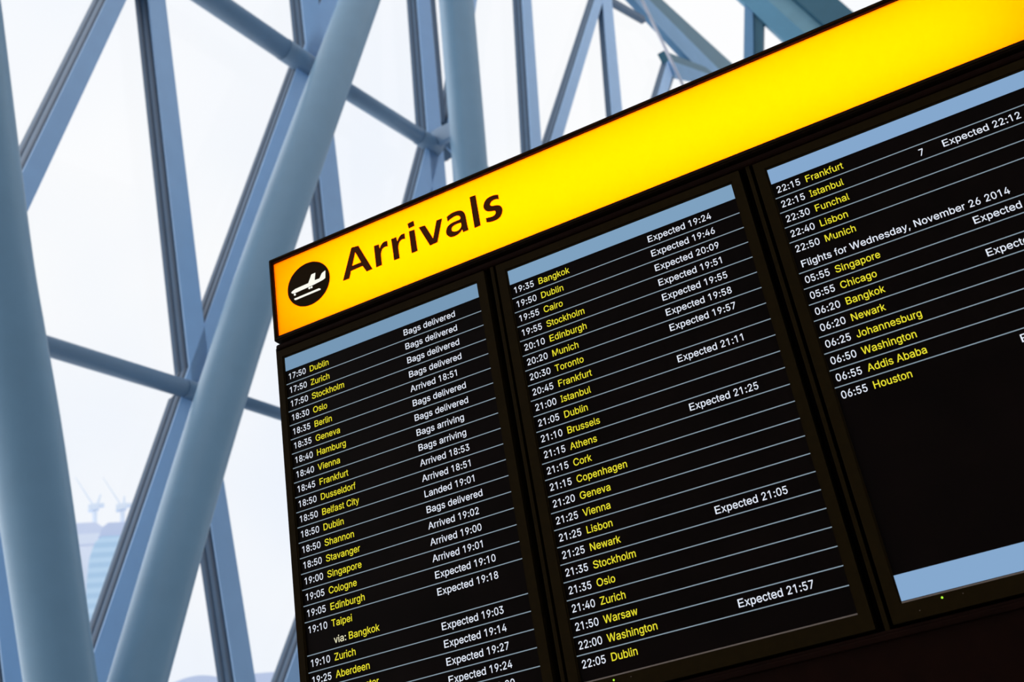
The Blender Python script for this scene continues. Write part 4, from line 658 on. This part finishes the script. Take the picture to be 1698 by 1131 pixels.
# ---------------------------------------------------------------- text on the screens
HELV = {' ':278,'!':278,',':278,'-':333,'.':278,':':278,'0':556,'1':556,'2':556,'3':556,'4':556,'5':556,'6':556,'7':556,'8':556,'9':556,
 'A':667,'B':667,'C':722,'D':722,'E':667,'F':611,'G':778,'H':722,'I':278,'J':500,'K':667,'L':556,'M':833,'N':722,'O':778,'P':667,'Q':778,'R':722,'S':667,'T':611,'U':722,'V':667,'W':944,'X':667,'Y':667,'Z':611,
 'a':556,'b':556,'c':500,'d':556,'e':556,'f':278,'g':556,'h':556,'i':222,'j':222,'k':500,'l':222,'m':833,'n':556,'o':556,'p':556,'q':556,'r':333,'s':500,'t':278,'u':556,'v':500,'w':722,'x':500,'y':500,'z':500}
EM = 0.0385              # em in screen widths
GL = {}
def glyph_mesh(ch):
    """flat filled letter from its outline; x in thousandths of its own advance, y in cap heights"""
    if ch in GL: return GL[ch]
    adv, groups = OUTLINES[ch]
    vs, fs = [], []
    for loops in groups:
        cu = bpy.data.curves.new('letter', 'CURVE')
        cu.dimensions = '2D'; cu.fill_mode = 'BOTH'
        for loop in loops:
            sp_ = cu.splines.new('POLY')
            sp_.points.add(len(loop)-1)
            for pt, (x, y) in zip(sp_.points, loop):
                pt.co = (x/1000, y/1000, 0, 1)
            sp_.use_cyclic_u = True
        o = bpy.data.objects.new('letter', cu)
        C.objects.link(o)
        bpy.context.view_layer.update()
        me = bpy.data.meshes.new_from_object(o.evaluated_get(bpy.context.evaluated_depsgraph_get()))
        n0 = len(vs)
        vs += [(v.co.x/adv, v.co.y/0.509) for v in me.vertices]
        fs += [tuple(n0 + q for q in p.vertices) for p in me.polygons]
        bpy.data.objects.remove(o); bpy.data.curves.remove(cu); bpy.data.meshes.remove(me)
    GL[ch] = (vs, fs)
    return GL[ch]
def text(name, body, u, row, k, m, parent, wide=1.0, y=-0.0012):
    """one line of lettering: u = left edge in screen widths, row = baseline"""
    verts, faces = [], []
    pen = u
    for ch in body:
        adv = HELV[ch]/1000*EM*wide
        if ch != ' ':
            vs, fs = glyph_mesh(ch)
            n0 = len(verts)
            for vx, vy in vs:
                verts.append((X(pen + vx*adv, k), y, Z(row) + vy*0.735*EM*S))
            faces += [tuple(n0+i for i in f) for f in fs]
        pen += adv
    me = bpy.data.meshes.new(name)
    me.from_pydata(verts, [], faces)
    return link(name, me, m, parent)

SCREENS = [
 ([('17:50','Dublin','Bags delivered'),('17:50','Zurich','Bags delivered'),('17:50','Stockholm','Bags delivered'),('18:30','Oslo','Bags delivered'),
   ('18:35','Berlin','Arrived 18:51'),('18:35','Geneva','Bags delivered'),('18:40','Hamburg','Bags delivered'),('18:40','Vienna','Bags arriving'),
   ('18:45','Frankfurt','Bags arriving'),('18:50','Dusseldorf','Arrived 18:53'),('18:50','Belfast City','Arrived 18:51'),('18:50','Dublin','Landed 19:01'),
   ('18:50','Shannon','Bags delivered'),('18:50','Stavanger','Arrived 19:02'),('19:00','Singapore','Arrived 19:00'),('19:05','Cologne','Arrived 19:01'),
   ('19:05','Edinburgh','Expected 19:10'),('19:10','Taipei','Expected 19:18'),('','via',''),('19:10','Zurich','Expected 19:03'),
   ('19:25','Aberdeen','Expected 19:14'),('19:25','Manchester','Expected 19:27'),('','','Expected 19:24'),('','','Expected 19:20')],
  [i for i in range(1, 24) if i != 18], 'leftmost flight monitor with the 17:50 Dublin arrival on its top row'),
 ([('19:35','Bangkok','Expected 19:24'),('19:50','Dublin','Expected 19:46'),('19:55','Cairo','Expected 20:09'),('19:55','Stockholm','Expected 19:51'),
   ('20:10','Edinburgh','Expected 19:55'),('20:20','Munich','Expected 19:58'),('20:30','Toronto','Expected 19:57'),('20:45','Frankfurt',''),
   ('21:00','Istanbul','Expected 21:11'),('21:05','Dublin',''),('21:10','Brussels',''),('21:15','Athens','Expected 21:25'),('21:15','Cork',''),
   ('21:15','Copenhagen',''),('21:20','Geneva',''),('21:25','Vienna',''),('21:25','Lisbon',''),('21:25','Newark','Expected 21:05'),('21:35','Stockholm',''),
   ('21:35','Oslo',''),('21:40','Zurich',''),('21:50','Warsaw',''),('22:00','Washington','Expected 21:57'),('22:05','Dublin','')],
  list(range(1, 24)), 'middle flight monitor with the 19:35 Bangkok arrival on its top row'),
 ([('22:15','Frankfurt',''),('22:15','Istanbul','Expected 22:12'),('22:30','Funchal',''),('22:40','Lisbon',''),('22:50','Munich',''),('','date',''),
   ('05:55','Singapore','Expected'),('05:55','Chicago',''),('06:20','Bangkok','Expected'),('06:20','Newark',''),('06:25','Johannesburg',''),
   ('06:50','Washington',''),('06:55','Addis Ababa',''),('06:55','Houston','Expected')],
  [1, 2, 3, 4] + list(range(6, 14)), 'rightmost flight monitor, half empty, with a blue band along its bottom'),
]
for k, (rows, lines, label) in enumerate(SCREENS):
    mo = empty('flight_monitor', (X(0.5, k), 0.03, Z(25.2)))
    tag(mo, label, 'monitor', 'flight monitors in the arrivals cabinet')
    bl, br = (0.034 if k == 0 else 0.046)*S, 0.042*S
    zt, zb = Z(-1.62), Z(25.35)
    lip = 0.0035
    obj('bezel', ring(bmesh.new(), X(0, k)-bl, X(1, k)+br, zb, zt, bl-lip, br-lip, zt-Z(-1.0)-lip, Z(24.40)-zb-lip, -0.006, 0.070, 0.002), M_bezel, mo)
    obj('inner_lip', ring(bmesh.new(), X(0, k)-lip, X(1, k)+lip, Z(24.40)-lip, Z(-1.0)+lip, lip, lip, lip, lip, -0.004, 0.006), M_bezel, mo)
    obj('lower_lip_reflection', box(bmesh.new(), (X(0.0, k), -0.0048, Z(24.48)), (X(1.0, k), -0.0035, Z(24.41))), M_lip, mo)  # light brown strip painted as the reflection along the lower bezel edge
    sr = mbox('screen', (X(0, k)-0.002, 0.0, Z(24.40)-0.002), (X(1, k)+0.002, 0.06, Z(-1.0)+0.002), M_lcd, mo)
    mbox('header_band', (X(0.001, k), -0.0012, Z(0.0)), (X(0.999, k), -0.0004, Z(-0.985)), M_bar[k], sr)
    if k == 2:
        mbox('footer_band', (X(-0.004, k), -0.0012, Z(24.36)), (X(0.999, k), -0.0004, Z(23.1)), M_bar[k], sr)
    for r in lines:
        mbox('rule_line', (X(0.0, k), -0.0010, Z(r+0.026)), (X(1.0, k), -0.0004, Z(r-0.026)), M_line, sr)
    for i, (tm, city, stat) in enumerate(rows):
        bl_ = i + 0.70
        if tm: text('time_text', tm, 0.0122, bl_, k, M_txt_white, sr)
        if city == 'via':
            text('destination_text', 'via:', 0.1320, bl_, k, M_txt_cream, sr)
            text('destination_text', 'Bangkok', 0.2005, bl_, k, M_txt_yellow, sr, 0.975)
        elif city == 'date':
            text('date_text', 'Flights for Wednesday, November 26 2014', 0.0160, bl_, k, M_txt_white, sr, 1.040)
        elif city:
            text('destination_text', city, 0.1262, bl_, k, M_txt_yellow, sr, 0.962)
        if stat: text('status_text', stat, (0.6170, 0.6170, 0.6255)[k], bl_, k, M_txt_white, sr, (1.022, 1.022, 1.055)[k])
    if k == 2:
        text('status_text', '7', 0.540, 1.72, k, M_txt_white, sr)
    b = bmesh.new()
    bmesh.ops.create_uvsphere(b, u_segments=12, v_segments=8, radius=0.0020, matrix=Matrix.Translation((X(0.125, k), -0.0065, Z(24.68))))
    obj('status_light', b, M_led, mo)
    b = bmesh.new()
    for su, sr_ in ((0.047, 25.0), (0.19, 24.72)):
        bmesh.ops.create_uvsphere(b, u_segments=10, v_segments=6, radius=0.0009, matrix=Matrix.Translation((X(su, k), -0.006, Z(sr_))))
    obj('button', b, M_lip, mo)
